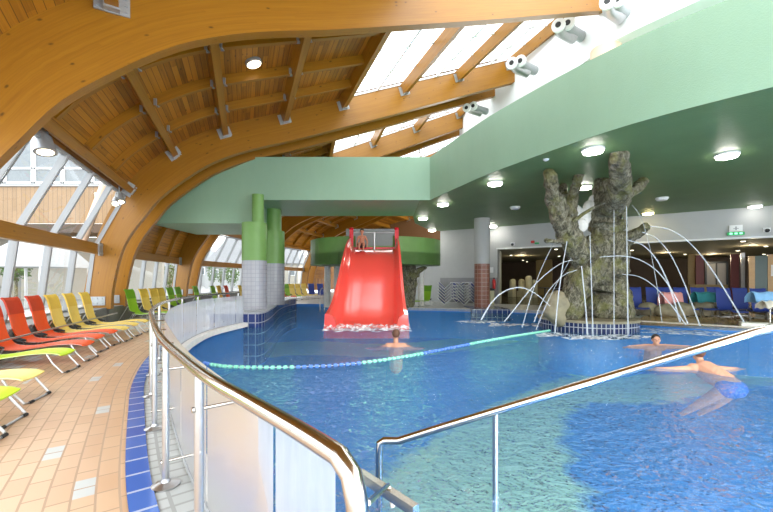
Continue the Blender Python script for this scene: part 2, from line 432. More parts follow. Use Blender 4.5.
def arch(A, label, smax=99):
    e = empty('timber_arch', A.p, label, 'timber arch', 'laminated timber roof arches')
    n = len(PIN); V = []; fs = []; uv = []; L = [0]
    for i in range(1, n): L.append(L[-1]+(PIN[i]-PIN[i-1]).length)
    m = n
    while PIN[m-1].x > smax: m -= 1
    for off in (0, TH):
        for i in range(m): V += [A.at(PIN[i].x, PIN[i].z, off), A.at(POUT[i].x, POUT[i].z, off)]
    b = 2*m; o = random.random()*20
    for i in range(m-1):
        D = 1.02
        fs.append((2*i, 2*i+2, 2*i+3, 2*i+1)); uv.append([(L[i]+o, 0), (L[i+1]+o, 0), (L[i+1]+o, D), (L[i]+o, D)])
        fs.append((b+2*i, b+2*i+1, b+2*i+3, b+2*i+2)); uv.append([(L[i]+o, 3), (L[i]+o, 3+D), (L[i+1]+o, 3+D), (L[i+1]+o, 3)])
        fs.append((2*i, b+2*i, b+2*i+2, 2*i+2)); uv.append([(L[i]+o, 5), (L[i]+o, 5+TH), (L[i+1]+o, 5+TH), (L[i+1]+o, 5)])
        fs.append((2*i+1, 2*i+3, b+2*i+3, b+2*i+1)); uv.append([(L[i]+o, 6), (L[i+1]+o, 6), (L[i+1]+o, 6+TH), (L[i]+o, 6+TH)])
    fs += [(0, 1, b+1, b), (2*m-2, b+2*m-2, b+2*m-1, 2*m-1)]; uv += [None, None]
    MB().add(V, fs, uv).build('curved_beam', 'glulam', e)
    for off in (-.015, TH+.015):                # steel shoes at the foot
        c = A.at(0, .55, off); q = Matrix((A.i, A.t, Vector((0, 0, 1)))).transposed()
        mb = MB().box(c, (.40, .03, .26), ax=q)
        for dx in (-.12, 0, .12):
            for dz in (-.07, .07): mb.box(c+A.i*dx+A.t*(.02 if off > 0 else -.02)+Vector((0, 0, dz)), (.04, .03, .04), ax=q)
        mb.build('foot_plate', 'galvanised', e)
    return e
A1 = Arch(-7.35, 5.58, -28); A2 = Arch(-10.5, 13.8, -17); A3 = Arch(-12.6, 23.06, -5); A4 = Arch(-11.9, 33.6, 8.5); A5 = Arch(-9.5, 43.3, 20); A6 = Arch(-5.0, 52.5, 31)
B2, B3, B4, B5 = A2.far(), A3.far(), A4.far(), A5.far()
arch(A1, 'wide timber arch sweeping over the red and green loungers at the top corner')
arch(A2, 'timber arch rising behind the yellow loungers, pale bracketed face towards the pool')
arch(B2, 'timber arch set just behind the arch by the yellow loungers, over the green beam')
arch(A3, 'slim timber arch foot standing between the green loungers along the windows')
arch(B3, 'timber arch whose foot stands right behind another, beside the slanted windows')
arch(A4, 'timber arch mostly hidden behind the grey and green tiled columns')
arch(B4, 'far timber arch emerging right of the tiled columns under the green bridge')
arch(A5, 'far timber arch with orange foot beside the green slide tower')
arch(B5, 'far timber arch just behind the one at the slide tower')

SP = [.96, 2.45, 4.25, 6.55, 9.0, 11.8, 14.55, 17.35]     # where the purlins cross the arches
PW = ['lowest', 'second lowest', 'third', 'fourth', 'fifth', 'sixth', 'seventh', 'eighth']
def purlin(Aa, Ab, k, bay, off0=TH, group='purlins between the arches'):
    s = SP[k]; z = on_out(s)-.24
    tn = Vector((1, 0, (on_out(s+.2)-on_out(max(-.4, s-.2)))/.4)).normalized(); 
    un = Vector((-tn.z, 0, tn.x))
    def pt(A, off): return A.at(s, z, off)
    a, b = pt(Aa, off0), pt(Ab, 0)
    U = (Aa.i*un.x+Vector((0, 0, un.z)))
    e = empty('roof_purlin', a, f'{PW[k]} purlin up from the windows in {bay}', 'purlin', group)
    MB().beam(a, b, .17, .36, U).build('timber', 'glulam', e)
    d = (b-a).normalized()
    for p, sg in ((a, 1), (b, -1)):
        mb = MB(); q = Matrix((d.cross(U).normalized(), d, U.normalized())).transposed()
        mb.box(p+d*sg*.012-U.normalized()*.06, (.40, .024, .32), ax=q)
        mb.box(p+d*sg*.07-U.normalized()*.19, (.20, .14, .03), ax=q)
        for sx in (-.15, .15):
            for sz in (-.17, -.06, .05): mb.box(p+d*sg*.03+d.cross(U).normalized()*sx+U.normalized()*sz, (.035, .03, .035), ax=q)
        mb.build('bracket', 'galvanised', e)
    return a, b
def ribs(Aa, Ab, s0, s1, fr, bay, off0=TH):
    for f, wd in zip(fr, ('near', 'middle', 'far')):
        pts = []; n = 26
        for i in range(n+1):
            s = s0+(s1-s0)*i/n; z = on_out(s)-.16
            pts.append(Aa.at(s, z, off0).lerp(Ab.at(s, z, 0), f))
        mb = MB()
        dirx = (Ab.at(0, 0)-Aa.at(0, 0)).normalized()
        V = []; fs = []; uv = []; L = 0
        for i, p in enumerate(pts):
            t = (pts[min(i+1, n)]-pts[max(i-1, 0)]).normalized(); u = t.cross(dirx).normalized()
            if u.z < 0: u = -u
            V += [p+dirx*x+u*y for x, y in ((-.06, -.11), (.06, -.11), (.06, .13), (-.06, .13))]
            if i:
                l2 = L+(p-pts[i-1]).length
                for k in range(4):
                    k2 = (k+1) % 4; fs.append((4*(i-1)+k, 4*i+k, 4*i+k2, 4*(i-1)+k2)); uv.append([(L, k*.3), (l2, k*.3), (l2, k*.3+.2), (L, k*.3+.2)])
                L = l2
        mb.add(V, fs, uv)
        e = empty('roof_rib', pts[0], f'{wd} curved rib under the ceiling boards of {bay}', 'rib', 'curved roof ribs')
        mb.build('curved_rib', 'glulam', e)
        for s in SP:
            if not (s0 < s < s1-.05): continue
            for ds in (-.17, .17):
                z = on_out(s+ds)-.2
                MB().box(Aa.at(s+ds, z, off0).lerp(Ab.at(s+ds, z, 0), f), (.13, .13, .16)).build('hanger', 'grey_frame', e)
def boards(Aa, Ab, s0, s1, name, off0=0, off1=0):
    mb = MB(); n = 40; L = 0; lens = (Ab.p-Aa.p).length
    pr = None
    for i in range(n+1):
        s = s0+(s1-s0)*i/n; z = on_out(s)
        a, b = Aa.at(s, z, off0), Ab.at(s, z, off1); a2, b2 = Aa.at(s-.03, z+.12, off0), Ab.at(s-.03, z+.12, off1)
        if pr:
            l2 = L+(a-pr[0]).length
            mb.add([pr[0], pr[1], b, a], [(0, 1, 2, 3)], [[(0, L), (lens, L), (lens, l2), (0, l2)]])
            mb.add([pr[2], a2, b2, pr[3]], [(0, 1, 2, 3)], [[(0, L), (0, l2), (lens, l2), (lens, L)]])
            L = l2
        pr = (a, b, a2, b2)
    return struct(mb.build(name, 'board_ceiling'))
boards(A1, A2, .7, 9.15, 'ceiling_bay', 0, TH)
boards(A2, B2, .7, 16.8, 'ceiling_gap')
boards(B2, A3, -.12, 9.2, 'ceiling_bay', 0, TH)
boards(A3, B3, .7, 16.8, 'ceiling_gap')
boards(B3, A4, .7, 9.2, 'ceiling_bay', 0, TH)
boards(A4, B4, .7, 16.8, 'ceiling_gap')
boards(B4, A5, .7, 16.8, 'ceiling_bay', 0, TH)
boards(A5, B5, .7, 16.8, 'ceiling_gap')
boards(B5, A6, -.4, 16.8, 'ceiling_bay', 0, TH)
A0 = Arch(-4.2, .6, -36)
boards(A0, A1, .3, 9.15, 'ceiling_bay', 0, TH)
A9 = Arch(1.5, -4.2, -48)
boards(A9, A0, .7, 9.15, 'ceiling_bay', 0, TH)
for k in range(8): purlin(A1, A2, k, 'the bay over the near loungers')
for k in range(8): purlin(B2, A3, k, 'the bay above the green bridge')
for k in range(6): purlin(B3, A4, k, 'the bay behind the tiled columns')
for k in range(6): purlin(B4, A5, k, 'the far bay left of the slide tower')
for k in range(1, 5): purlin(B5, A6, k, 'the far bay above the slide tower')
for k in (2, 4): purlin(A2, B2, k, 'the slot between the paired arches')
e0 = A1.at(2.72, on_out(2.72)-.22, 0)
pe = empty('roof_purlin', e0, 'stub of purlin in a steel shoe high on the near arch face', 'purlin', 'purlins between the arches')
d0 = (A0.at(2.72, on_out(2.72)-.22)-e0).normalized()
MB().beam(e0, e0+d0*1.4, .17, .36).build('timber', 'glulam', pe)
mb = MB(); q = Matrix((d0.cross(Vector((0, 0, 1))).normalized(), d0, d0.cross(Vector((0, 0, 1))).normalized().cross(d0))).transposed()
mb.box(e0+d0*.015-Vector((0, 0, .05)), (.44, .03, .34), ax=q).box(e0+d0*.08-Vector((0, 0, .19)), (.2, .12, .04), ax=q)
for sx in (-.17, .17):
    for sz in (-.16, -.06, .04): mb.box(e0+d0*.035+q @ Vector((sx, 0, sz)), (.04, .03, .04), ax=q)
mb.build('bracket', 'galvanised', pe)
ribs(A1, A2, 1.05, 9.0, (.25, .5, .75), 'the bay over the near loungers')
ribs(B2, A3, -.05, 9.0, (.25, .5, .75), 'the bay above the green bridge')
ribs(B4, A5, 1.05, 14.2, (.25, .5, .75), 'the far bay left of the slide tower')

# skylights high on the roof
def skylight(Aa, Ab, n, ks, label):
    gl = MB(); fr = MB()
    s0, s1 = ks
    pts = [(s, on_out(s)+.02) for s in (s0, s1)]
    a0, b0, a1, b1 = Aa.at(*pts[0]), Ab.at(*pts[0]), Aa.at(*pts[1]), Ab.at(*pts[1])
    gl.add([a0, b0, b1, a1], [(0, 1, 2, 3)])
    m = 4
    for i in range(m+1): fr.beam(a0.lerp(b0, i/m), a1.lerp(b1, i/m), .06, .07)
    k = 6
    for i in range(k+1): fr.beam(a0.lerp(a1, i/k), b0.lerp(b1, i/k), .05 if i % 2 else .08, .07)
    o = struct(fr.build(n, 'white_frame')); tag(o, label)
    gl.build('glazing', 'window_glass', o)
A7 = Arch(3.0, 59.5, 44)
boards(A6, A7, -.4, 16.8, 'ceiling_bay', 0, 0)
skylight(A1, A2, 'window_8', (9.15, 17.7), 'white framed roof glazing between the two nearest arches')
skylight(B2, A3, 'window_9', (9.2, 17.7), 'roof glazing beyond the paired arches')
skylight(B3, A4, 'window_10', (9.2, 17.7), 'far roof glazing over the bridge')

# ------------------------------------------------------------------ slanted windows between the arches
WIN = [(-.36, .32), (-.12, 2.42), (.85, 4.42)]
def window(Aa, Ab, n, name, blabel, off0=TH, tall=True):
    fr = MB(); gl = MB()
    rows = [[Aa.at(s, z, off0).lerp(Ab.at(s, z, 0), i/n) for i in range(n+1)] for s, z in WIN]
    RR = (0, 1) if tall else (0,)
    for i in range(n+1):
        for r in RR: fr.beam(rows[r][i], rows[r+1][i], .07, .10, Aa.i)
        if 0 < i < n:
            for r in RR:
                for dx in (-.035, .035):
                    dd = (rows[0][1]-rows[0][0]).normalized()*dx
                    fr.beam(rows[r][i]+dd+Aa.i*.07, rows[r+1][i]+dd+Aa.i*.07, .02, .02, Aa.i)
    for r in (0, 2 if tall else 1):
        fr.beam(rows[r][0], rows[r][-1], .07, .07)
    for r in RR:
        gl.add([rows[r][0], rows[r][-1], rows[r+1][-1], rows[r+1][0]], [(0, 1, 2, 3)])
    o = struct(fr.build(name, 'window_alu')); gl.build('glazing', 'window_glass', o)
    s, z = 0.05, 2.42
    a, b = Aa.at(s, z, off0), Ab.at(s, z, 0)
    e = empty('window_rail', a, blabel, 'rail', 'wooden rails across the windows')
    MB().beam(a, b, .14, .30).build('timber', 'glulam', e)
    d = (b-a).normalized(); q = Matrix((d, d.cross(Vector((0, 0, 1))), Vector((0, 0, 1)))).transposed()
    for p, sg in ((a, 1), (b, -1)):
        mb = MB().box(p+d*sg*.16+Aa.i*.085, (.32, .03, .38), ax=q)
        for dx in (.06, .16, .26):
            for dz in (-.12, .12): mb.box(p+d*sg*dx+Aa.i*.105+Vector((0, 0, dz)), (.04, .02, .04), ax=q)
        mb.build('bracket', 'galvanised', e)
    k = MB().beam(Aa.at(-.1, -.30, off0-1.4)*1, Ab.at(-.1, -.30, 0), .62, .50)
    for v in k.v: v.z = .49 if v.z > .2 else -.02
    struct(k.build('baseboard_'+name, 'concrete_kerb'))
window(A1, A2, 5, 'window_1', 'long wooden rail across the near windows above the red loungers')
window(B2, A3, 5, 'window_2', 'wooden rail between the two nearest arch feet, above the green loungers', tall=False)
window(B3, A4, 6, 'window_3', 'wooden rail across the windows just left of the tiled columns')
window(B4, A5, 6, 'window_4', 'wooden rail across the windows left of the slide tower')
# boarded end wall past the last arch
mb = MB(); a, b = B5.at(-.3, 0), A6.at(-.3, 0)
L = (b-a).length; mb.add([a, b, b+Vector((0, 0, 5)), a+Vector((0, 0, 5))], [(0, 1, 2, 3)], [[(0, 0), (0, L), (5, L), (5, 0)]])
struct(mb.build('wall_boarded', 'board_ceiling'))
struct(MB().box((2.5, 40, 4.5), (11, .3, 9)).build('wall_end', 'board_ceiling'))
struct(MB().box((-.9, 23.6, 2.25), (3.2, .25, 4.4)).build('wall_tower', 'wainscot_tile'))
# slanted pale pipe inside the last pane of the near bay
p0, p1 = Vector(atd(82, 243, 10.6)), Vector(atd(104, 186, 10.9))
o = MB().tube([p0, p0.lerp(p1, .5), p1], .105, 12).build('drain_pipe', 'beige_plaster', None, True)
tag(o, 'thick beige pipe slanting beside the timber arch inside the window', 'pipe')

# ------------------------------------------------------------------ pool, deck and shell
RAIL = [(-.05, .83), (-.24, 1.05), (-.47, 1.30), (-.72, 1.57), (-1.03, 1.95), (-1.6, 2.7), (-2.4, 3.9), (-3.15, 5.1), (-3.95, 6.7), (-4.5, 8.3), (-4.75, 9.9), (-4.55, 11.7)]
RS = [Vector((p.x, p.y, 0)) for p in spline([(x, y, 0) for x, y in RAIL], 6)]
def offset(path, d):                     # d > 0: to the left of travel (away from the pool)
    o = []
    for i, p in enumerate(path):
        t = (path[min(i+1, len(path)-1)]-path[max(i-1, 0)]).normalized(); o.append(p+Vector((-t.y, t.x, 0))*d)
    return o
PANEL = offset(RS, -.15)
KER = [Vector((x, y, 0)) for x, y in ((1.5, -.9), (.7, -.1))]+[p for p in RS]
BENCH = [(-3.95, 11.7), (-3.92, 12.3), (-4.2, 14.0), (-4.7, 16.5), (-5.0, 19.0), (-4.9, 20.6)]
BS = spline([(x, y, 0) for x, y in BENCH], 5)
pool = [(1.0, .35), (.2, .75)]+[(p.x, p.y) for p in PANEL[3:]]+[(p.x, p.y) for p in BS]+[(-2.6, 20.5), (-.3, 18.4), (1.0, 17.7), (2.45, 17.4), (3.5, 17.0), (5.2, 16.7), (6.7, 16.0), (7.5, 14.0), (8.0, 12.05), (10.0, 10.5), (12.2, 9.5), (16, 8.2), (16, .35)]
outer = [(-16, -3), (26, -3), (26, 30), (-6, 60), (-16, 60)]
struct(MB().flat([outer, pool], -.004).build('floor', 'deck_grey'))
def strip(name, path, d0, d1, z, mat, n=1, vs=0.0):
    mb = MB(); a = offset(path, d0); L = 0; rows = [offset(path, d0+(d1-d0)*k/n) for k in range(n+1)]
    for i in range(len(path)-1):
        l2 = L+(path[i+1]-path[i]).length
        for k in range(n):
            v0, v1 = d0+(d1-d0)*k/n-vs, d0+(d1-d0)*(k+1)/n-vs
            mb.add([rows[k][i]+Vector((0, 0, z)), rows[k][i+1]+Vector((0, 0, z)), rows[k+1][i+1]+Vector((0, 0, z)), rows[k+1][i]+Vector((0, 0, z))], [(0, 1, 2, 3)],
                   [[(L, v0), (l2, v0), (l2, v1), (L, v1)]])
        L = l2
    return struct(mb.build(name, mat))
ext = KER+[Vector((-4.3, 13.2, 0)), Vector((-4.6, 16, 0))]
strip('floor_walkway', KER, .21, 4.6, .004, 'deck_tile', 6)
strip('trim_kerb', KER, .07, .21, .012, 'kerb_tile', vs=.04)
strip('floor_gutter', [p for p in KER], -.28, .07, .002, 'gutter_tile')
# pool basin and water
def basin():
    mb = MB(); n = len(pool); L = 0
    for i in range(n):
        a, b = pool[i], pool[(i+1) % n]; d = math.dist(a, b)
        mb.add([(*a, -1.35), (*b, -1.35), (*b, 0), (*a, 0)], [(3, 2, 1, 0)], [[(L, 0), (L+d, 0), (L+d, 1.35), (L, 1.35)][::-1]]); L += d
    struct(mb.build('wall_basin', 'pool_tile'))
    struct(MB().flat([pool], -1.35).build('floor_basin', 'pool_tile'))
basin()
def blob(pxs, z, name, mat, soft=.35):
    P = [at(x, y, z) for x, y in pxs]; P = [Vector((p.x, p.y, 0)) for p in spline(P+[P[0]], 5)[:-1]]; n_ = len(P)
    ar = sum(P[i].x*P[(i+1) % n_].y-P[(i+1) % n_].x*P[i].y for i in range(n_)); sg = 1 if ar > 0 else -1
    rings = []
    for d in (-soft, soft):
        rings.append([P[i]+Vector((-(P[(i+1) % n_]-P[i-1]).normalized().y, (P[(i+1) % n_]-P[i-1]).normalized().x, 0))*sg*d for i in range(n_)])
    mb = MB()
    mb.flat([[(p.x, p.y) for p in rings[1]]], z); mb.u = [[(0, 1)]*3 for _ in mb.f]
    for i in range(n_):
        j = (i+1) % n_; q_ = [rings[0][i], rings[0][j], rings[1][j], rings[1][i]]
        if sg < 0: q_ = q_[::-1]
        mb.add([(p.x, p.y, z+.001) for p in q_], [(0, 1, 2, 3)], [[(0, 0), (0, 0), (0, 1), (0, 1)] if sg > 0 else [(0, 1), (0, 1), (0, 0), (0, 0)]])
    return struct(mb.build(name, mat))
blob([(385, 560), (384, 478), (420, 446), (480, 412), (540, 386), (590, 370), (640, 374), (690, 372), (760, 352), (840, 340), (850, 372), (770, 384), (700, 398), (640, 403), (590, 403), (566, 425), (572, 470), (590, 560)], -1.33, 'floor_basin_mint', 'mint_patch')
blob([(215, 350), (300, 341), (380, 344), (460, 338), (540, 330), (545, 336), (480, 348), (400, 357), (310, 355), (240, 358)], -1.33, 'floor_basin_mint', 'mint_patch', .25)
wt = MB(); wt.flat([pool], WATER)
struct(wt.build('water', 'pool_water'))
# round underwater lamps, out of view, added to brighten the water
def added_pool_light(x, y, dx, dy, lb, en=80):
    d = Vector((dx, dy, -.12)).normalized(); p = Vector((x, y, -.62)); e = empty('added_pool_light', p, lb, 'added lamp', 'added underwater fill lamps')
    zq3 = d.to_track_quat('Z', 'Y').to_matrix()
    for nm, mt, pr in (('ring', 'satin_steel', [(.16, 0), (.17, .02), (.15, .04)]), ('lens', 'spot_glow', [(.145, .0), (.14, .045)])):
        k = MB().lathe((0, 0, 0), pr, 20); k.v = [p+zq3 @ v for v in k.v]; k.build(nm, mt, e)
    l = bpy.data.lights.new('added_pool_lamp', 'AREA'); l.shape = 'DISK'; l.size = .3; l.energy = en; l.color = (.86, 1, .86)
    o = bpy.data.objects.new('added_pool_lamp', l); C.objects.link(o); o.location = p+d*.06; o.rotation_euler = (-d).to_track_quat('Z', 'Y').to_euler()
for x in (1.6, 3.6, 5.8, 8.2, 11.0): added_pool_light(x, .37, 0, 1, 'added unseen underwater lamp brightening the water from the near basin wall')
# white overflow coping around the pool edge
def coping(pts, name, wd=.22):
    P = [Vector((x, y, 0)) for x, y in pts]; mb = MB()
    a, b = offset(P, 0), offset(P, wd)
    for i in range(len(P)-1): mb.prism([(a[i].x, a[i].y), (a[i+1].x, a[i+1].y), (b[i+1].x, b[i+1].y), (b[i].x, b[i].y)], -.11, .02)
    return struct(mb.build(name, 'limestone'))
coping([(p.x, p.y) for p in offset(RS, -.30)[24:]], 'trim_overflow', .14)
coping(pool[-12:-1], 'trim_coping', .25)
# submerged white stair by the end of the railing
st = empty('pool_stairs', (.25, 1.8, -1.35), 'submerged white stair under the water beside the railing end', 'stairs')
for i in range(4):
    x0 = -.30+i*.28; MB().prism([(x0, .9), (x0+.30, .9), (x0+.30+.35, 2.15), (x0-.15, 2.35)], -1.33, -.42-.22*i).build('step', 'limestone', st)

# bench wall around the columns
BO = [(-5.05, 11.75)]+[(p.x-1.15, p.y) for p in BS]
BS = [Vector((p.x+.02, p.y-.02, 0)) for p in BS]
poly = [(p.x, p.y) for p in BS]+[(p.x-1.5, p.y) for p in reversed(BS)]
e = struct(MB().prism(poly, -1.3, .27, True).build('trim_bench', 'blue_bench_tile'))
o = MB().prism([(p.x+.03, p.y-(.03 if i == 0 else 0)) for i, p in enumerate(BS)]+[(p.x-1.5, p.y-(.03 if i == len(BS)-1 else 0)) for i, p in enumerate(reversed(BS))], .27, .32).build('bench_top', 'grey_bench_tile', e)
# tiled columns
def column(x, y, r, label, ztile, zwide, ztop, lower, upper, neck=None, zb=.3):
    e = empty('tiled_column', (x, y, zb), label, 'column', None); e['kind'] = 'thing'
    MB().lathe((x, y, 0), [(r, zb), (r, ztile)], 40, True).build('tiled_shaft', lower, e, True)
    MB().lathe((x, y, 0), [(r+.005, ztile), (r+.005, zwide)], 40).build('painted_shaft', upper, e, True)
    if neck: MB().lathe((x+neck[1], y, 0), [(neck[0], zwide), (neck[0], ztop)], 32).build('neck', 'green_column', e, True)
    return e
column(-4.55, 13.1, .41, 'near round column, grey tiles below and green paint above, on the bench wall', 1.98, 3.27, 4.25, 'column_tile', 'green_column', (.2, .12))
column(-4.62, 15.6, .42, 'second round column, tiled grey and green, half behind the near one', 1.98, 3.3, 4.25, 'column_tile', 'green_column', (.3, 0))
column(4.5, 17.9, .36, 'grey round column with brown tiled foot at the far pool edge', 2.06, 4.22, 4.22, 'brown_tile', 'grey_wall', None, 0)
struct(MB().prism([(3.75, 16.75), (5.4, 16.55), (5.4, 18.4), (3.75, 18.5)], -.5, .03, True).build('trim_column_base', 'blue_bench_tile'))

# ------------------------------------------------------------------ green bridge and gallery
SOF = 4.2; TOP = 5.75
FAS = spline([(1.57, 13.7, 0), (2.24, 11.75, 0), (2.95, 9.9, 0), (4.32, 7.27, 0), (5.73, 5.64, 0), (7.6, 4.0, 0), (10.2, 2.6, 0), (15, 1.2, 0)], 8)
WL = lambda x: 22.6-.669*(x-3.2)          # line of the back wall
def lid(mb, poly, z0, z1):
    return mb.prism(poly, z0, z1, True)
gal = [(p.x, p.y) for p in FAS]+[(22, 1.2), (22, WL(22)-.01), (3.2, WL(3.2)), (2.3, 21.6), (1.45, 19.4), (1.2, 17.2), (1.2, 13.7)]
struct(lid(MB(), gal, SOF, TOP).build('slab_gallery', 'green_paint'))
struct(MB().flat([gal], SOF-.004, False).build('ceiling_gallery', 'green_paint_shaded'))
br = [(-4.85, 13.5), (1.57, 13.7), (1.57, 17.2), (-4.85, 17.2)]
struct(MB().prism([(-4.85, 13.7), (1.2, 13.7), (1.2, 17.2), (-4.85, 17.2)], SOF, TOP).build('slab_bridge', 'green_paint'))
struct(MB().prism([(-8.6, 13.7), (-4.85, 13.7), (-4.85, 17.2), (-8.6, 17.2)], 3.36, TOP).build('slab_bridge_end', 'green_paint'))

# white ring wall above the gallery
W = spline([(12.5, 7.6, 0), (10.5, 9.6, 0), (8.92, 11.56, 0), (7.89, 12.95, 0), (7.5, 13.7, 0), (6.57, 16.27, 0), (5.6, 19.0, 0), (4.5, 21.6, 0), (4.2, 26, 0), (5.5, 36, 0)], 5)
wp = [(p.x*AS+.25+.4*max(0, min(1, (p.y-13)/5)), p.y*AS) for p in W]
mb = MB()
for a, b in zip(wp, wp[1:]): mb.add([(*a, up(9.7)), (*b, up(9.7)), (*b, up(13.5)), (*a, up(13.5))], [(3, 2, 1, 0)])
struct(mb.build('wall_ring', 'white_wall'))
struct(MB().flat([wp+[(24, 29), (24, 6.2)]], up(9.7), False).build('ceiling_mezzanine', 'white_wall'))
x, y, z = atd(606, 50, 11.35)
o = MB().lathe((x, y, TOP), [(.42, 0), (.42, up(9.7)-TOP)], 32).build('round_pillar', 'beige_plaster', None, True); tag(o, 'round pale pillar standing on the gallery behind the green parapet', 'pillar'); o['kind'] = 'thing'

# ------------------------------------------------------------------ back wall, café opening
def wall_piece(name, x0, x1, z0, z1, mat, off=0, th=.3):
    n = Vector((.556, .831, 0)); a = Vector((x0, WL(x0), 0))-n*off; b = Vector((x1, WL(x1), 0))-n*off
    return struct(MB().prism([(a.x, a.y), (b.x, b.y), (b.x+n.x*th, b.y+n.y*th), (a.x+n.x*th, a.y+n.y*th)], z0, z1).build(name, mat))
wall_piece('wall_back', 3.2, 6.05, 0, SOF, 'grey_wall')
wall_piece('wall_back_low', .7, 3.2, 0, 3.5, 'grey_wall')
wall_piece('baseboard_back', 3.2, 6.05, 0, 1.42, 'wainscot_tile', .02, .03)
wall_piece('wall_band', 6.05, 22, 3.02, SOF, 'grey_wall')
wall_piece('trim_opening', 6.0, 22, 2.96, 3.03, 'white_frame', .03, .34)
wall_piece('trim_jamb', 5.9, 6.05, 0, 3.0, 'grey_wall', .01, .4)
n = Vector((.556, .831, 0)); t = Vector((.831, -.556, 0)); B0 = Vector((6.05, WL(6.05), 0))
def caf(u, v, z=0): return B0+t*u+n*v+Vector((0, 0, z))
def cpoly(*uv): return [(caf(u, v).x, caf(u, v).y) for u, v in uv]
struct(MB().flat([cpoly((-8, .3), (22, .3), (22, 18), (-8, 18))], 3.0, False).build('ceiling_cafe', 'cafe_ceiling'))
struct(MB().flat([cpoly((-8, 0), (22, 0), (22, 18), (-8, 18))], .004).build('floor_cafe', 'cafe_floor'))
struct(MB().prism(cpoly((-8, 17.8), (22, 17.8), (22, 18), (-8, 18)), 0, 3.0).build('wall_cafe', 'cafe_wall'))
struct(MB().prism(cpoly((-8.2, .3), (-8, .3), (-8, 18), (-8.2, 18)), 0, 3.0).build('wall_cafe_side', 'cafe_wall'))
struct(MB().prism(cpoly((22, 0), (22.2, 0), (22.2, 18), (22, 18)), 0, 3.0).build('wall_cafe_end', 'cafe_wall'))
def on_caf(px, v):               # point on the floor of the café at depth v behind the opening, in line with a column of the photograph
    k = (px-CX)/F; q = B0+n*v; u = (k*q.y-q.x)/(t.x-k*t.y); return q+t*u
def ray_box(px0, px1, v, z0, z1, name, mat, label, cat, th=.25, group=None):
    a, b = on_caf(px0, v), on_caf(px1, v)
    o = MB().prism([(a.x, a.y), (b.x, b.y), (b.x+n.x*th, b.y+n.y*th), (a.x+n.x*th, a.y+n.y*th)], z0, z1).build(name, mat)
    return tag(o, label, cat, group)
def zat(py, p): return EYE+(HY-py)/F*p.y
ray_box(536, 552, 14, 0, 3.0, 'gold_panel', 'cafe_gold', 'wide dull gold wall panel deep in the café behind the water jets', 'wall panel')
ray_box(688, 695, 12, 0, 3.0, 'gold_panel', 'cafe_gold', 'narrow gold pilaster left of the red café column', 'wall panel')
ray_box(696, 704, 11.5, 0, 2.9, 'red_pier', 'cafe_red', 'dark red pier left of the lit café doorway', 'pier')
ray_box(731, 739, 11, 0, 2.9, 'red_pier', 'cafe_red', 'dark red pier right of the lit café doorway', 'pier')
ray_box(741, 745, 10, 0, 2.9, 'grey_pier', 'satin_steel', 'metal clad pier beside the red one in the café', 'pier')
cd_ = empty('glazed_doorway', on_caf(714, 14), 'glazed doorway with pale light behind it, between the red piers', 'doorway')
a, b = on_caf(706, 14), on_caf(727, 14)
MB().beam(a+Vector((0, 0, 2.5)), b+Vector((0, 0, 2.5)), .1, .12).beam(a, a+Vector((0, 0, 2.5)), .1, .1, t).beam(b, b+Vector((0, 0, 2.5)), .1, .1, t).beam(a.lerp(b, .5), a.lerp(b, .5)+Vector((0, 0, 2.5)), .08, .08, t).build('door_frame', 'cafe_dark', cd_)
MB().add([a+n*.05, b+n*.05, b+n*.05+Vector((0, 0, 2.45)), a+n*.05+Vector((0, 0, 2.45))], [(0, 1, 2, 3)]).build('door_glass', 'wainscot_tile', cd_)
ray_box(690, 728, 10, 0, 1.0, 'bar_counter', 'cafe_gold', 'low brown counter in front of the glazed café doorway', 'counter', .5)
ray_box(749, 755, 7.5, 0, 2.6, 'wood_post', 'light_wood', 'light wood post left of the dark green door', 'post')
ray_box(755, 768, 7.55, 0, 2.6, 'green_door', 'cafe_green', 'dark green door between light wood panels', 'door panel')
ray_box(768, 790, 7.5, 0, 2.65, 'wood_partition', 'light_wood', 'light wood panel with white notice at the picture edge', 'panel')
a = on_caf(771, 7.45); b = on_caf(776, 7.45)
o = MB().prism([(a.x, a.y), (b.x, b.y), (b.x+n.x*.02, b.y+n.y*.02), (a.x+n.x*.02, a.y+n.y*.02)], 1.5, 2.1).build('notice', 'white_frame'); tag(o, 'white paper notice on the light wood panel', 'notice')
ray_box(497, 500, .5, 0, 2.9, 'light_pier', 'cafe_cloth', 'pale lit pier just inside the left end of the café opening', 'pier')
for i, (px, v, z, lb) in enumerate(((512, 8, 1.35, 'pale cloth covered chair deep in the café, nearest the extinguisher'), (521, 8.4, 1.35, 'pale cloth covered chair right of the first café chair'), (528, 7.6, 1.6, 'tall pale covered chair beside the gold panel'), (533.5, 8.2, 1.3, 'low pale covered chair under the gold panel'))):
    c = on_caf(px, v); e = empty('covered_chair', c, lb, 'chair', 'covered chairs in the café')
    MB().box(c+Vector((0, 0, .24)), (.42, .42, .44), .6).build('seat', 'cafe_cloth', e)
    MB().lathe(c+n*.2, [(.24, .4), (.23, z-.15), (.16, z-.03), (.05, z)], 14).build('backrest', 'cafe_cloth', e, True)
for px, v, nm in ((556, 5, 'first'), (568, 6, 'second'), (545, 7.2, 'third')):
    c = on_caf(px, v); e = empty('cafe_table', c, f'dark {nm} café table behind the fountain jets', 'table', 'dark café tables')
    MB().lathe(c, [(.45, .72), (.45, .76)], 20).build('table_top', 'cafe_dark', e)
    MB().lathe(c, [(.22, 0), (.05, .04), (.04, .72)], 12).build('pedestal', 'cafe_dark', e, True)
SPOTS = [(511, 255), (523, 260), (527, 261.5), (521, 265), (525, 266), (522, 268), (556, 249), (559, 256), (669, 252), (685, 254), (743, 241), (738, 250.5), (766, 246), (764, 254), (745, 259), (708, 260), (632, 250)]
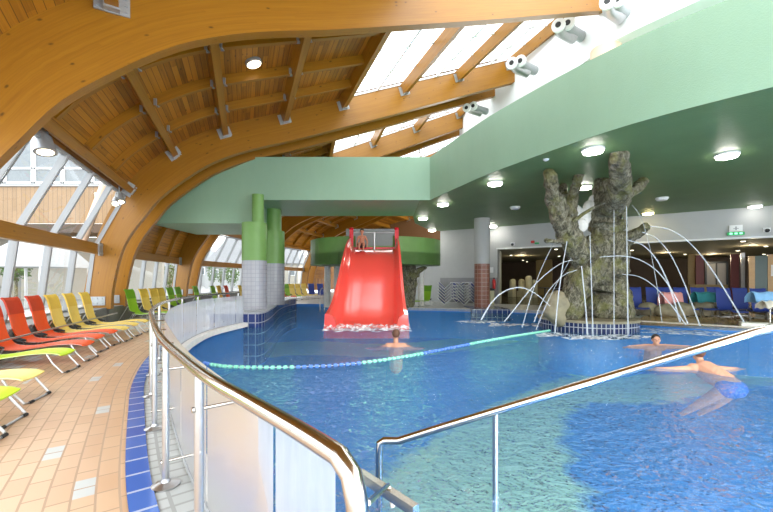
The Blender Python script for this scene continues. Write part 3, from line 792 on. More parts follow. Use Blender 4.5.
for i, (px, py) in enumerate(SPOTS):
    Y = (2.985-EYE)*F/(HY-py); X = (px-CX)/F*Y
    e = empty('ceiling_spot', (X, Y, 2.99), 'small recessed café spotlight '+('above the covered chairs' if i < 6 else 'behind the tree fountain' if i in (6, 7, 16) else 'above the blue loungers'), 'spotlight', 'café spotlights '+('left' if i < 6 else 'tree' if i in (6, 7, 16) else 'right'))
    MB().lathe((X, Y, 2.965), [(.09, 0), (.10, .02), (.10, .035)], 14).build('ring', 'white_frame', e)
    MB().lathe((X, Y, 2.955), [(.075, 0), (.075, .01)], 14).build('lens', 'spot_glow', e)
for px, v, en in ((522, 7, 26), (600, 7, 18), (712, 12.5, 40), (752, 5, 26), (665, 9, 22)):
    p = on_caf(px, v); l = bpy.data.lights.new('cafe_light', 'POINT'); l.energy = en; l.color = (1, .82, .55); l.shadow_soft_size = .15
    lo = bpy.data.objects.new('cafe_light', l); C.objects.link(lo); lo.location = (p.x, p.y, 2.7)
# fittings on the wall
def on_wall(px, py, off=.05):
    k = (px-CX)/F; Y = (22.6+.669*3.2)/(1+.669*k); p = Vector((k*Y, Y, EYE+(HY-py)/F*Y)); return p-n*off
q = Matrix((t, n, Vector((0, 0, 1)))).transposed()
p = on_wall(735.5, 231); e = empty('exit_sign', p, 'white sign box with green lit strip below, on the band wall', 'sign')
MB().box(p+Vector((0, 0, .10)), (.40, .08, .26), ax=q).build('sign_box', 'white_frame', e)
MB().box(p+Vector((0, 0, .10))-n*.045, (.05, .01, .14), ax=q).box(p+Vector((0, 0, .09))-n*.045, (.16, .01, .03), ax=q).build('pictogram', 'galvanised', e)
g = MB().box(p-Vector((0, 0, .11)), (.52, .10, .12), ax=q).build('green_strip', 'sign_green', e)
mb = MB()
for dx in (-.15, 0, .15): mb.box(p+t*dx-Vector((0, 0, .11))-n*.055, (.09, .015, .07), ax=q)
mb.build('lit_window', 'exit_glow', g)
for (px, py, lb) in ((766.5, 230, 'small dark dome camera on the band wall right of the exit sign'), (513, 244, 'small dark dome camera at the left end of the band wall')):
    p = on_wall(px, py); e = empty('wall_camera', p, lb, 'camera')
    MB().box(p, (.2, .08, .16), ax=q).build('bracket', 'white_frame', e); MB().ball(p-n*.08-Vector((0, 0, .03)), .075).build('dome', 'black_rubber', e, True)
p = on_wall(533, 242); e = empty('alarm_beacon', p, 'small red alarm beacon on the band wall near the tree', 'beacon')
MB().box(p, (.16, .1, .12), ax=q).build('red_housing', 'extinguisher_red', e); MB().box(p+t*.2-Vector((0, 0, .08)), (.2, .08, .08), ax=q).build('green_housing', 'sign_green', e)
p = on_wall(491.5, 270); o = MB().box(p, (.22, .1, .3), ax=q).build('wall_box', 'white_frame'); tag(o, 'small white box on the wall right of the brown tiled column', 'box')
p = on_wall(494.5, 283, .095); p.z = 1.1; e = empty('fire_extinguisher', p, 'red fire extinguisher at the left jamb of the café opening', 'fire extinguisher')
MB().lathe(p, [(.07, -.3), (.085, -.27), (.085, .15), (.04, .25)], 16).build('cylinder_body', 'extinguisher_red', e, True)
MB().lathe(p, [(.03, .25), (.04, .3), (.02, .33)], 10).build('valve', 'black_rubber', e, True)
p = Vector(at(491, 305, 0)); p.z = 0; e = empty('waste_bin', p, 'pale waste bin with dark lid beside the brown tiled column', 'bin')
MB().lathe(p, [(.14, 0), (.17, .02), (.17, .75)], 18).build('body', 'cafe_cloth', e, True); MB().lathe(p, [(.18, .75), (.18, .84), (.1, .88)], 18).build('lid', 'black_rubber', e, True)

# ------------------------------------------------------------------ lamps on the gallery soffit
def lamp(px, py, lb, mat='lamp_white', r=.20, on=True, en=26):
    Y = (SOF-.03-EYE)*F/(HY-py); X = (px-CX)/F*Y
    e = empty('ceiling_lamp', (X, Y, SOF), lb, 'ceiling lamp', 'round lamps on the green soffit')
    MB().lathe((X, Y, SOF-.05), [(r+.02, 0), (r+.03, .012), (r+.03, .05)], 28).build('rim', 'white_frame', e)
    MB().lathe((X, Y, SOF-.11), [(r*.6, 0), (r*.93, .015), (r, .04), (r, .062)], 28).build('diffuser', mat if on else 'white_frame', e, True)
for a in ((593, 150, 'round lit lamp on the soffit just left of the tree limb tops'), (727, 155, 'bright round lamp on the soffit, right of the tree'), (495, 183, 'round lit lamp near the fascia edge, left of the tree'),
          (443, 204, 'round lit lamp just under the corner where bridge meets gallery'), (423, 218, 'round lit lamp behind the green bridge corner'), (432, 230, 'far lit lamp above the slide tower'),
          (584, 187, 'round lit lamp seen between the tree limbs'), (493, 226, 'far lit lamp beside the grey round column'), (755, 206, 'far lit lamp above the exit sign', 'lamp_soft')): lamp(*a)
lamp(648, 213, 'yellowish lit lamp beyond the tree', 'lamp_warm')
lamp(515, 207.5, 'unlit white disc lamp between the column and the tree', r=.17, on=False)
lamp(662, 198.5, 'unlit white disc lamp right of the tree', r=.17, on=False)
X, Y = (546-CX)/F*((SOF-EYE)*F/(HY-159)), (SOF-EYE)*F/(HY-159)
o = MB().lathe((X, Y, SOF-.05), [(.03, 0), (.06, .02), (.07, .05)], 14).build('smoke_detector', 'white_frame', None, True); tag(o, 'tiny white detector on the soffit near the left tree limb', 'detector')
# lamp on the wooden ceiling
c = A1.at(5.25, 0, TH).lerp(A2.at(5.25, 0), .42); c.z = up(on_out(5.25)-.02)
e = empty('ceiling_lamp', c, 'single round lamp on the wooden ceiling between curved ribs', 'ceiling lamp')
nv = Vector((.37*A2.i.x, .37*A2.i.y, -1)).normalized(); zq = nv.to_track_quat('Z', 'Y').to_matrix()
def tl(prof, mat, nm):
    m = MB().lathe((0, 0, 0), prof, 28); m.v = [c+zq @ v for v in m.v]; m.build(nm, mat, e, True)
tl([(.20, 0), (.20, .06), (.17, .075)], 'window_alu', 'rim'); tl([(.17, .07), (.16, .09), (.08, .105)], 'spot_glow', 'diffuser')

# spotlights on the lowest purlin, air nozzles on the ring wall
def spot(px, py, Y, aim, lb, sc_=1.0):
    p = Vector(atd(px, py, Y)); e = empty('spotlight', p, lb, 'spotlight'); d = Vector(aim).normalized(); m = d.to_track_quat('Z', 'Y').to_matrix()
    def ad(prof, mat, nm):
        k = MB().lathe((0, 0, 0), [(r*sc_, z*sc_) for r, z in prof], 20); k.v = [p+m @ v for v in k.v]; k.build(nm, mat, e, True)
    ad([(.10, -.06), (.15, .0), (.19, .34), (.21, .36)], 'window_alu', 'housing'); ad([(.14, .30), (.15, .362)], 'spot_glow', 'lens')
    MB().tube([p-d*.02, p+Vector((0, 0, .14*sc_)), p+Vector((0, .02, .42*sc_))], .03*sc_, 8).ball(p+Vector((0, 0, .05)), .1*sc_).build('arm', 'galvanised', e, True)
spot(43, 137, 6.8, (.25, -.1, -1), 'grey spotlight hanging from the lowest purlin near the near arch', .82)
spot(119, 195, 10.8, (.35, -.3, -1), 'upper grey spotlight of the pair at the foot of the timber arch', .66)
spot(115.5, 200, 10.6, (.4, -.6, -.7), 'lower grey spotlight of the pair at the foot of the timber arch', .5)
def nozzle(px, py, Y, dx, lb, s=1.0):
    e = None; p = Vector(atd(px, py, Y)); e = empty('air_nozzle', p, lb, 'air nozzle', 'twin grey air nozzles')
    for k, o_ in enumerate((Vector((0, 0, 0)), Vector((-.42*s, -.15*s, -.18*s)))):
        d = Vector((-.55, -.8, -.12)).normalized(); a = p+o_
        b_ = a+d*.15*s; pts = [a-d*.9*s+Vector((.35, 0, -.05))*s, a-d*.4*s, b_]
        h = MB().tube(pts, [.20*s, .20*s, .19*s], 16).build('duct', 'satin_steel' if k else 'galvanised', e, True)
        zq2 = d.to_track_quat('Z', 'Y').to_matrix()
        m = MB().lathe((0, 0, 0), [(.11*s, .0), (.24*s, .02), (.24*s, .14*s), (.11*s, .16*s)], 20); m.v = [b_+zq2 @ v for v in m.v]; m.build('collar', 'white_frame', e, True)
        m = MB().lathe((0, 0, 0), [(.10*s, .10), (.10*s, .172*s)], 16); m.v = [b_+zq2 @ v for v in m.v]; m.build('mouth', 'black_rubber', e)
nozzle(522, 63, 13.3, 0, 'twin air nozzle on the ring wall between the two near arch ends', .8)
nozzle(569, 26, 11.5, 0, 'twin air nozzle tucked under the near arch end', .8)
nozzle(475, 107, 16, 0, 'twin air nozzle at the end of the paired arches', .72)
nozzle(618, 3, 10.2, 0, 'air nozzle at the top edge beside the near arch end', .8)

# ------------------------------------------------------------------ railing with frosted panels
rz = .93
re = empty('pool_railing', (-1.6, 2.7, 0), 'curved steel railing with frosted panels between walkway and pool', 'railing')
def path_at(path, d):
    L = 0
    for a, b in zip(path, path[1:]):
        l = (b-a).length
        if L+l >= d: return a+(b-a)*(d-L)/l
        L += l
    return path[-1]
HR = [p+Vector((0, 0, rz)) for p in RS]
end = [Vector((-.062, .842, 0)), Vector((-.062, .842, .78)), Vector((-.066, .847, .85)), Vector((-.080, .863, .905))]
MB().tube(end+HR[2:], .026, 14).build('handrail', 'steel', re, True)
TL = sum((b-a).length for a, b in zip(RS, RS[1:]))
posts = [1.20, 2.16, 3.30]; d = 4.42
while d < TL-.4: posts.append(d); d += 1.12
for d in posts+[TL-.03]:
    p = path_at(RS, d)
    po = MB().tube([p, p+Vector((0, 0, rz))], .021, 12).build('post', 'satin_steel', re, True)
    MB().lathe(p, [(.085, .0), (.085, .012), (.03, .03), (.025, .05)], 20).build('post_base', 'satin_steel', po, True)
    tt = (path_at(RS, d+.05)-path_at(RS, d-.05)).normalized(); nn = Vector((tt.y, -tt.x, 0))
    for z in (.16, .76): MB().tube([p-nn*.03+Vector((0, 0, z)), p-nn*.02+Vector((0, 0, z)), p-nn*.019+Vector((0, 0, z)), p+nn*.15+Vector((0, 0, z))], [.014, .014, .009, .009], 8).build('clamp', 'steel', po, True)
seams = [.33]+[x+.5 for x in [.25]+posts if x+.5 < TL-.3]+[TL+.02]
for a, b in zip(seams, seams[1:]):
    k = max(3, int((b-a)/.12)); pts = [path_at(PANEL, a+.01+(b-a-.02)*i/k) for i in range(k+1)]; mb = MB()
    for p, q_ in zip(pts, pts[1:]): mb.add([p+Vector((0, 0, .03)), q_+Vector((0, 0, .03)), q_+Vector((0, 0, .84)), p+Vector((0, 0, .84))], [(0, 1, 2, 3)])
    mb.build('panel', 'frosted_panel', re)
MB().tube([p+Vector((0, 0, .02)) for p in PANEL[3:]], .014, 6).build('bottom_channel', 'grey_frame', re)
strip('trim_drain', KER, -.29, -.262, .006, 'grey_frame')
# low steel arm next to the railing end
a, b = Vector(atd(360, 474, 1.95)), Vector(atd(416, 511, 1.62))
e = empty('steel_gate', (a.x, a.y, 0), 'short flat steel arm hooked to the end of the railing', 'rail')
MB().beam(a, b, .035, .045).build('flat_bar', 'steel', e)
for k in (.06, .94):
    p = a.lerp(b, k); MB().tube([Vector((p.x, p.y, -.4)), p], .018, 10).build('leg', 'satin_steel', e, True)
c1, c2 = Vector(atd(368, 503, 1.35)), a.lerp(b, .55)+Vector((0, 0, .035))
MB().tube([c1, c2, c2+Vector((.02, -.02, -.09))], .011, 8).build('hook', 'steel', e, True)

# stair handrail going down into the water
e = empty('stair_handrail', (.78, 2.67, -1.3), 'steel handrail sloping down into the pool on a slim post', 'handrail')
Rr, Lr = Vector((2.22, 2.29, 1.03)), Vector((.03, 2.85, .12))
mid = Lr.lerp(Rr, .35)
pth = [Vector((-.055, 2.84, -.75)), Vector((-.055, 2.84, .02)), Vector((-.05, 2.84, .125)), Vector((-.02, 2.845, .14)), Lr+Vector((.06, -.01, .02))]+[Lr.lerp(Rr, k/6) for k in range(1, 7)]+[Rr+Vector((.08, -.01, .02)), Rr+Vector((.5, -.02, .02)), Rr+Vector((.85, -.05, .02)), Rr+Vector((.93, -.055, .0)), Rr+Vector((.95, -.055, -.08)), Rr+Vector((.95, -.055, -2.35))]
MB().tube(pth, .028, 14).build('handrail', 'steel', e, True)
pp = Lr.lerp(Rr, .335); MB().tube([(pp.x, pp.y, -1.3), (pp.x, pp.y, pp.z)], .021, 12).build('post', 'satin_steel', e, True)
MB().lathe((pp.x, pp.y, -1.33), [(.08, 0), (.08, .012), (.03, .03)], 16).build('post_base', 'satin_steel', e, True)

# ------------------------------------------------------------------ loungers
def lounger_proto(name, cols):
    e = empty(name, (0, 0, 0), 'x', 'sun lounger', 'folding sun loungers along the windows')
    prof = spline([(1.12, 0, .27), (1.02, 0, .30), (.80, 0, .31), (.52, 0, .28), (.25, 0, .25), (.04, 0, .28), (-.06, 0, .41), (-.11, 0, .59), (-.15, 0, .78), (-.20, 0, .96), (-.25, 0, 1.03)], 4)
    def sheet(pr, wd, lift, th):
        mb = MB(); n_ = len(pr); V = []; fs = []
        for i, p in enumerate(pr):
            tn = (pr[min(i+1, n_-1)]-pr[max(i-1, 0)]).normalized(); nr = Vector((tn.z, 0, -tn.x))
            for j in range(5):
                y = -wd+2*wd*j/4; sag = -.02*(1-(y/wd)**2)
                V.append(p+Vector((0, y, 0))+nr*(lift+sag))
            for j in range(5):
                y = -wd+2*wd*j/4; sag = -.02*(1-(y/wd)**2)
                V.append(p+Vector((0, y, 0))+nr*(lift+sag-th))
        for i in range(n_-1):
            for j in range(4):
                b = i*10+j; fs.append((b, b+1, b+11, b+10)); fs.append((b+5, b+15, b+16, b+6))
            for j in (0, 4): fs.append((i*10+j, i*10+10+j, i*10+15+j, i*10+5+j))
        fs += [(0, 5, 6, 1), (1, 6, 7, 2), (2, 7, 8, 3), (3, 8, 9, 4)]; b = (n_-1)*10
        fs += [(b, b+1, b+6, b+5), (b+1, b+2, b+7, b+6), (b+2, b+3, b+8, b+7), (b+3, b+4, b+9, b+8)]
        return mb.add(V, fs)
    sheet(prof, .215, 0, .018).build('sling', cols[0], e, True)
    if cols[1]: sheet(prof[-10:], .217, .006, .03).build('head_pad', cols[1], e, True)
    for y in (-.205, .205):
        MB().tube([p+Vector((0, y, -.012)) for p in prof[1:22]], .011, 8).tube([p+Vector((-.02, y*.95, -.004)) for p in prof[21:]], .011, 8).build('side_rail', 'satin_steel', e, True)
    MB().tube([(.96, -.25, .29), (1.03, -.25, .16), (1.14, -.24, .02), (1.17, -.19, .014), (1.17, .19, .014), (1.14, .24, .02), (1.03, .25, .16), (.96, .25, .29)], .013, 8).build('leg', 'satin_steel', e, True)
    MB().tube([(.10, -.25, .27), (.02, -.25, .12), (-.02, -.24, .014), (-.02, .24, .014), (.02, .25, .12), (.10, .25, .27)], .013, 8).build('leg', 'satin_steel', e, True)
    MB().tube([(-.09, -.265, .50), (-.40, -.26, .014), (-.40, .26, .014), (-.09, .265, .50)], .012, 8).build('prop_leg', 'satin_steel', e, True)
    mb = MB()
    for y in (-.27, .27): MB().tube([(-.06, y, .36), (.03, y, .31), (.12, y, .29)], [.014, .028, .014], 8).build('hinge', 'black_rubber', e, True)
    for y in (-.17, .17): MB().tube([(1.17, y-.035, .014), (1.17, y+.035, .014)], .018, 8).build('rubber_foot', 'black_rubber', e, True)
    return e
PROTO = {}
COLS = {'red': ('red_sling', 'red_pad'), 'yellow': ('yellow_sling', 'yellow_pad'), 'green': ('green_sling', 'green_pad'), 'lime': ('lime_sling', 'lime_sling'), 'pale': ('pale_sling', 'pale_sling'), 'blue': ('blue_sling', None)}
def lounger(kind, x, y, deg, label, group='folding sun loungers along the windows', dz=0):
    if kind not in PROTO: e = PROTO[kind] = lounger_proto('sun_lounger', COLS[kind])
    else: e = copy_tree(PROTO[kind])
    e.location = (x, y, dz); e.rotation_euler = (0, 0, R(deg)); tag(e, label, 'sun lounger', group); return e
NEAR = [('lime', 73, 370, 'bright lime lounger in front of the red ones'), ('pale', 40, 398.6, 'pale yellow lounger between two lime loungers at the picture edge'), ('lime', 13.7, 423, 'lime lounger below the pale yellow one, cut by the edge'),
        ('pale', -10, 446, 'lounger foot just showing at the picture edge'),
        ('red', 93, 359, 'red lounger next to the bright lime one'), ('red', 104, 350.6, 'middle of the three red loungers'), ('red', 117, 344.5, 'red lounger beside the first yellow lounger'),
        ('yellow', 129, 340.5, 'yellow lounger next to the red loungers'), ('yellow', 139, 335.5, 'middle yellow lounger before the timber arch'), ('yellow', 149, 331.5, 'yellow lounger right in front of the timber arch foot')]
for kd, px, py, lb in NEAR:
    p = at(px, py, 0); a = 18; lounger(kd, p[0]-1.17*math.cos(R(a)), p[1]-1.17*math.sin(R(a)), a, lb)
# further ones placed by the top of the backrest
FARL = [('green', 125, 289, 13.0, 'green lounger between the two arch feet, first after the yellow ones'), ('yellow', 139, 288, 13.6, 'yellow lounger after the first green one'), ('yellow', 149, 288, 14.2, 'yellow lounger second after the first green one'),
        ('yellow', 156.5, 288, 14.9, 'yellow lounger beside the dark green pair'), ('green', 166, 287, 15.8, 'green lounger of the pair behind the curved rail'), ('green', 174, 286.6, 16.8, 'second green lounger of the pair behind the curved rail'),
        ('green', 192, 286.2, 18.6, 'green lounger alone before the second pair of arch feet'), ('green', 209.5, 286, 19.2, 'green lounger left of a yellow and a red one'), ('yellow', 215.5, 285.6, 19.8, 'yellow lounger tight between green and red ones'),
        ('red', 223, 286, 20.2, 'single red lounger behind the frosted panels'), ('yellow', 237, 285.6, 20.6, 'yellow lounger just left of the tiled column')]
for kd, px, py, Y, lb in FARL:
    Y -= .9
    X = (px-CX)/F*Y; a = 2; lounger(kd, X+.35*math.cos(R(a)), Y+.35*math.sin(R(a)), a, lb)
FAR2 = [('red', 279.5, 24.5, 'red lounger just right of the tiled columns'), ('green', 284.5, 25.3, 'green lounger right of the columns, beside the far red one'), ('yellow', 290, 25.8, 'first of three far yellow loungers right of the columns'),
        ('yellow', 296, 26.3, 'middle of three far yellow loungers right of the columns'), ('yellow', 302, 26.8, 'last far yellow lounger, beside the blue ones')]
for kd, px, Y, lb in FAR2:
    X = (px-CX)/F*Y; a = -38; lounger(kd, X+.35*math.cos(R(a)), Y+.35*math.sin(R(a)), a, lb, 'far loungers right of the columns')
for px, Y, lb in ((312, 27, 'dark blue lounger left of the tower post'), (321, 26.5, 'dark blue lounger nearest the tower post')):
    X = (px-CX)/F*Y; a = -60; lounger('blue', X, Y, a, lb, 'far blue loungers by the tower')
# long steel rod lying across the hinges of the near loungers
a, b = Vector(at(-60, 356, .43)), Vector(at(117, 313, .47))
o = MB().tube([a, a.lerp(b, .5), b], .016, 10).build('steel_rod', 'satin_steel', None, True); tag(o, 'long steel rod running across the red and yellow loungers', 'rod')
# green lounger and stacked blue loungers at the back wall
p = at(427, 305.5, 0); lounger('green', p[0]-.05, p[1], 238, 'bright green lounger beside the stacked blue loungers at the back wall', 'lounger at the back wall')
def stack_proto():
    e = empty('stacked_lounger', (0, 0, 0), 'x', 'sun lounger', 'stacked blue loungers at the back wall')
    zz = [(-.85, .34), (-.50, .02), (-.14, .34), (.16, .34), (.50, .02), (.80, .34)]
    for y in (-.3, .3): MB().tube([Vector((x, y, z)) for x, z in zz], .024, 6).build('leg_frame', 'white_frame', e)
    mb = MB()
    for (x0, z0), (x1, z1) in zip(zz, zz[1:]): mb.add([(x0, -.26, z0), (x1, -.26, z1), (x1, .26, z1), (x0, .26, z0)], [(0, 1, 2, 3)])
    mb.build('sling', 'blue_sling', e); return e
sp = None
for (px, py, rzz, nm) in ((455, 305, -18, 'front'), (468, 303.5, -30, 'rear')):
    p = at(px, py, 0)
    for k in range(6):
        if sp is None: c = sp = stack_proto()
        else: c = copy_tree(sp)
        c.location = (p[0], p[1]+(0 if nm == 'front' else .3), .02+k*.16); c.rotation_euler = (0, 0, R(rzz))
        tag(c, f'blue lounger in the {nm} stack at the back wall, ' + ('lowest of all' if k == 0 else 'topmost' if k == 5 else f'{[0, "second", "third", "fourth", "fifth", "sixth", "seventh"][k]} from the floor'), 'sun lounger', 'stacked blue loungers at the back wall')
# blue loungers on the bank beside the café
BL = [(641, 316, 14.6, 'blue lounger half hidden behind the tree fountain'), (659, 315, 14.6, 'blue lounger left of the pink towel'), (672, 315, 14.5, 'blue lounger under the pink towel'), (688, 314, 14.3, 'blue lounger between the pink and teal towels'),
      (706, 314, 14.2, 'blue lounger under the teal towel'), (733, 317, 13.2, 'large blue lounger facing the pool, nearest the water'), (722, 313, 15.0, 'blue lounger behind the large one'), (750, 314, 13.6, 'blue lounger right of the large one'), (770, 317, 12.6, 'blue lounger under the light blue towel')]
for px, py, Y, lb in BL:
    X = (px-CX)/F*Y; lounger('blue', X, Y+.3, -112, lb, 'blue loungers beside the café')
def towel(px, py0, py1, wpx, Y, mat, lb):
    a = Vector(atd(px-wpx/2, py0, Y)); wd = wpx*Y/F; h = (py1-py0)*Y/F; mb = MB(); V = []; fs = []; N = 10
    pr = [(.22, -h), (.20, -h*.5), (.12, -.05), (.0, .02), (-.08, -.03), (-.12, -h*.5), (-.16, -h*.9)]
    for i in range(N+1):
        for j, (yy, zz) in enumerate(pr): V.append(a+Vector((wd*i/N, yy+.015*math.sin(i*1.9+j), zz+.02*math.sin(i*1.1+j*.5))))
    for i in range(N):
        for j in range(6): b = i*7+j; fs.append((b, b+7, b+8, b+1))
    o = mb.add(V, fs).build('towel', mat, None, True); md = o.modifiers.new('thick', 'SOLIDIFY'); md.thickness = .015; tag(o, lb, 'towel')
towel(671, 293, 306, 19, 14.5, 'pink_towel', 'pink towel over the back of a blue lounger')
towel(705, 293, 303, 22, 14.2, 'teal_towel', 'teal towel over the back of a blue lounger')
towel(766, 293, 303, 30, 12.3, 'sky_towel', 'light blue towel over a lounger at the picture edge')
towel(769, 302, 309, 14, 11.9, 'cream_towel', 'cream towel below the light blue one')
# stone bank and wet floor in front of them
sf = [at(632, 325, 0)[:2], at(700, 326.5, 0)[:2], at(773, 330, 0)[:2], (17, 9.0), (17, 14), at(773, 313, 0)[:2], at(650, 311, 0)[:2]]
struct(MB().flat([[tuple(p) for p in sf]], .006).build('floor_wet', 'gold_sheen_floor'))
def rock(c, r, sx, sy, sz, lb, mat='rock'):
    o = MB().ball(c, r, sx, sy, sz, 24, 16).build('boulder', mat, None, True)
    rng = random.Random(hash(lb) % 1000 if False else len(lb)*7)
    for v in o.data.vertices:
        k = 1+.16*math.sin(v.co.x*7+len(lb))*math.cos(v.co.y*6)+.10*math.sin(v.co.z*11+v.co.x*5)+rng.uniform(-.05, .05)
        v.co = Vector(c)+(v.co-Vector(c))*k
    tag(o, lb, 'rock', 'boulders of the stone bank')
for i, (px, py, rpx, hpx, lb) in enumerate(((650, 315, 11, 10, 'boulder of the stone bank close to the tree'), (666, 316, 11, 10, 'boulder of the stone bank below the pink towel'), (683, 316, 11, 11, 'boulder of the stone bank left of the teal towel'), (700, 315, 11, 11, 'boulder of the stone bank under the teal towel'), (715, 313, 9, 11, 'last boulder of the stone bank beside the large blue lounger'), (762, 316, 8, 5, 'pale boulder under the picture edge lounger'))):
    Y = 513/(py-HY); X = (px-CX)/F*Y; rock((X, Y, .18), 1, rpx*Y/F, .35, hpx*Y/F*.75, lb)
e = empty('pool_ladder', at(770, 327, 0), 'short steel grab rail at the picture edge beside the stone bank', 'ladder')
p = Vector(at(770, 327, 0)); MB().tube([p, p+Vector((0, 0, .5)), p+Vector((.1, -.1, .62)), p+Vector((.3, -.3, .5)), p+Vector((.35, -.35, -.1))], .02, 10).build('rail', 'steel', e, True)
p = Vector(at(752, 327.5, 0)); o = MB().box(p+Vector((.3, .1, .06)), (.8, .4, .12), -.6).build('platform_block', 'limestone'); tag(o, 'low white starting block on the pool edge by the picture edge', 'block')

# ------------------------------------------------------------------ slide and tower
def slide():
    e = empty('water_slide', (-.66, 11.4, WATER), 'wide red fibreglass slide running down into the water', 'water slide')
    cx0 = [(12.0, -.625, -.20), (11.35, -.58, -.17), (12.0, -.6, -.1)]
    st = []      # stations: Y, centre x, half width of the bed, bed height, side height
    for y, z in spline_y([(11.3, -.22), (11.8, -.10), (12.4, .18), (13.2, .85), (14.0, 1.60), (14.8, 2.25), (15.3, 2.50), (15.7, 2.56)]):
        k = (y-11.3)/4.4; st.append((y, -.595+k*.08, (1-k)*.93+k*.90, z, .42+.10*math.sin(k*3)+.1*(1-k)))
    V = []; fs = []; n_ = len(st)
    for y, cx, hw, z, sh in st:
        k = (y-11.3)/4.4
        fl = .23*(1-k)+.02
        sec = [(-hw-fl-.10, -.20), (-hw-fl-.06, sh), (-hw-fl*.8, sh+.02), (-hw-.03, sh*.8), (-hw+.04, .10), (-hw+.14, .0), (-hw*.33, -.015), (hw*.33, -.015), (hw-.14, .0), (hw-.04, .10), (hw+.03, sh*.8), (hw+fl*.8, sh+.02), (hw+fl+.06, sh), (hw+fl+.10, -.20)]
        V += [(cx+a, y, z+b) for a, b in sec]
    m = 14
    for i in range(n_-1):
        for j in range(m-1): fs.append((i*m+j, i*m+j+1, (i+1)*m+j+1, (i+1)*m+j))
        fs.append((i*m+m-1, i*m, (i+1)*m, (i+1)*m+m-1))
    fs.append(tuple(range(m)))
    o = MB().add(V, fs).build('chute', 'red_fibreglass', e, True)
    for x in (-1.44, .42):
        MB().box((x, 15.65, 2.95), (.16, .16, .85)).lathe((x, 15.65, 3.37), [(.08, 0), (.11, .03), (.08, .09), (.02, .11)], 12).build('gate_post', 'red_paint', e, True)
    MB().tube([(-1.44, 15.65, 3.27), (.42, 15.65, 3.27)], .035, 10).build('top_bar', 'satin_steel', e, True)
    MB().tube([(-.5, 15.65, 2.55), (-.5, 15.65, 3.27)], .04, 10).build('middle_post', 'satin_steel', e, True)
    MB().box((-.51, 15.75, 2.62), (1.75, .1, .10)).build('threshold', 'red_paint', e)
def spline_y(pts):
    return [(p.x, p.y) for p in spline([(a, b, 0) for a, b in pts], 5)]
slide()
te = empty('slide_tower', (-.52, 18.2, 0), 'round green slide tower platform on pale posts behind the red slide', 'tower')
ring = [(-.52+3.08*math.cos(2*math.pi*k/48), 18.2+2.5*math.sin(2*math.pi*k/48)) for k in range(48)]
mb = MB()
for k in range(48):
    a, b = ring[k], ring[(k+1) % 48]
    if 34 <= k <= 37: z1 = 2.55
    else: z1 = 3.14
    mb.add([(*a, 1.98), (*b, 1.98), (*b, z1), (*a, z1)], [(0, 1, 2, 3)])
    ia, ib = (-.52+(a[0]+.52)*.97, 18.2+(a[1]-18.2)*.97), (-.52+(b[0]+.52)*.97, 18.2+(b[1]-18.2)*.97)
    mb.add([(*ia, 1.98), (*ib, 1.98), (*ib, z1), (*ia, z1)], [(3, 2, 1, 0)]); mb.add([(*a, z1), (*b, z1), (*ib, z1), (*ia, z1)], [(0, 1, 2, 3)])
mb.build('parapet', 'green_column', te, True)
MB().prism(ring, 1.98, 2.5).build('floor_plate', 'green_column', te)
for px, Y in ((327.5, 18.2), (337, 18.8), (410, 19.8), (421, 19.0)):
    X = (px-CX)/F*Y; MB().lathe((X, Y, 0), [(.15, 0), (.15, 2.0)], 18).build('post', 'limestone', te, True)
mb = MB(); a, b = Vector(at(318, 306, 0)), Vector(at(322, 306, 0))
le = empty('pool_ladder', (-3.2, 20.3, 0), 'steel grab rails at the pool edge left of the slide', 'ladder')
for px in (320, 324.5):
    p = Vector(at(px, 307.5, -.02)); MB().tube([p+Vector((0, 0, -.2)), p+Vector((0, 0, .75)), p+Vector((.05, .1, .92)), p+Vector((.1, .35, .92)), p+Vector((.12, .45, .8)), p+Vector((.12, .45, 0))], .022, 8).build('rail', 'satin_steel', le, True)

# ------------------------------------------------------------------ trees
def limbs(name, chains, base, label, sub=2, disp=.10, mat='bark'):
    me = bpy.data.meshes.new('trunk'); vs_ = []; es = []; rs = []; idx = {}
    for ch in chains:
        pv = None
        for key in ch:
            k = tuple(round(c, 3) for c in key[:3])
            if k not in idx: idx[k] = len(vs_); vs_.append(Vector(k)-Vector(base)); rs.append(key[3])
            if pv is not None: es.append((pv, idx[k]))
            pv = idx[k]
    me.from_pydata(vs_, es, []); o = bpy.data.objects.new('trunk', me); C.objects.link(o)
    md = o.modifiers.new('skin', 'SKIN'); sv = me.skin_vertices[0].data if me.skin_vertices else None
    if sv is None:
        bm = None
    for i, r in enumerate(rs): sv[i].radius = (r, r)
    sv[0].use_root = True
    md.use_smooth_shade = True
    s_ = o.modifiers.new('sub', 'SUBSURF'); s_.levels = s_.render_levels = sub+1
    tx = bpy.data.textures.new('bark_lumps', 'CLOUDS'); tx.noise_scale = .28; tx.noise_depth = 3
    dm = o.modifiers.new('lumps', 'DISPLACE'); dm.texture = tx; dm.strength = disp*2; dm.mid_level = .5; dm.texture_coords = 'LOCAL'
    me.materials.append(M[mat]); return o
def T(px, py, Y, r): p = atd(px, py, Y); return (*p, r)
base = (6.15, 11.7, WATER)
te = empty('tree_fountain', base, 'artificial tree trunk fountain with cut limbs reaching the green soffit', 'tree fountain')
b0 = T(603, 322, 11.6, .80)
b1 = T(604, 300, 11.55, .72); b2 = T(605, 270, 11.4, .66); b3 = T(607, 242, 11.2, .64); b4 = T(606, 215, 11.0, .46); b5 = T(603, 192, 10.75, .30); b6 = T(602.5, 176, 10.65, .28)
l1 = T(588, 262, 11.1, .44); l2 = T(576, 247, 10.8, .36); l3 = T(566, 230, 10.5, .32); l4 = T(557, 210, 10.2, .25); l5 = T(552, 190, 10.0, .19); l6 = T(548, 168, 9.75, .17)
m1 = T(571, 205, 10.5, .19); m2 = T(576, 188, 10.6, .15); m3 = T(580.5, 165, 10.3, .11)
k1 = T(563, 200, 10.9, .15); k2 = T(562, 186, 11.5, .17)
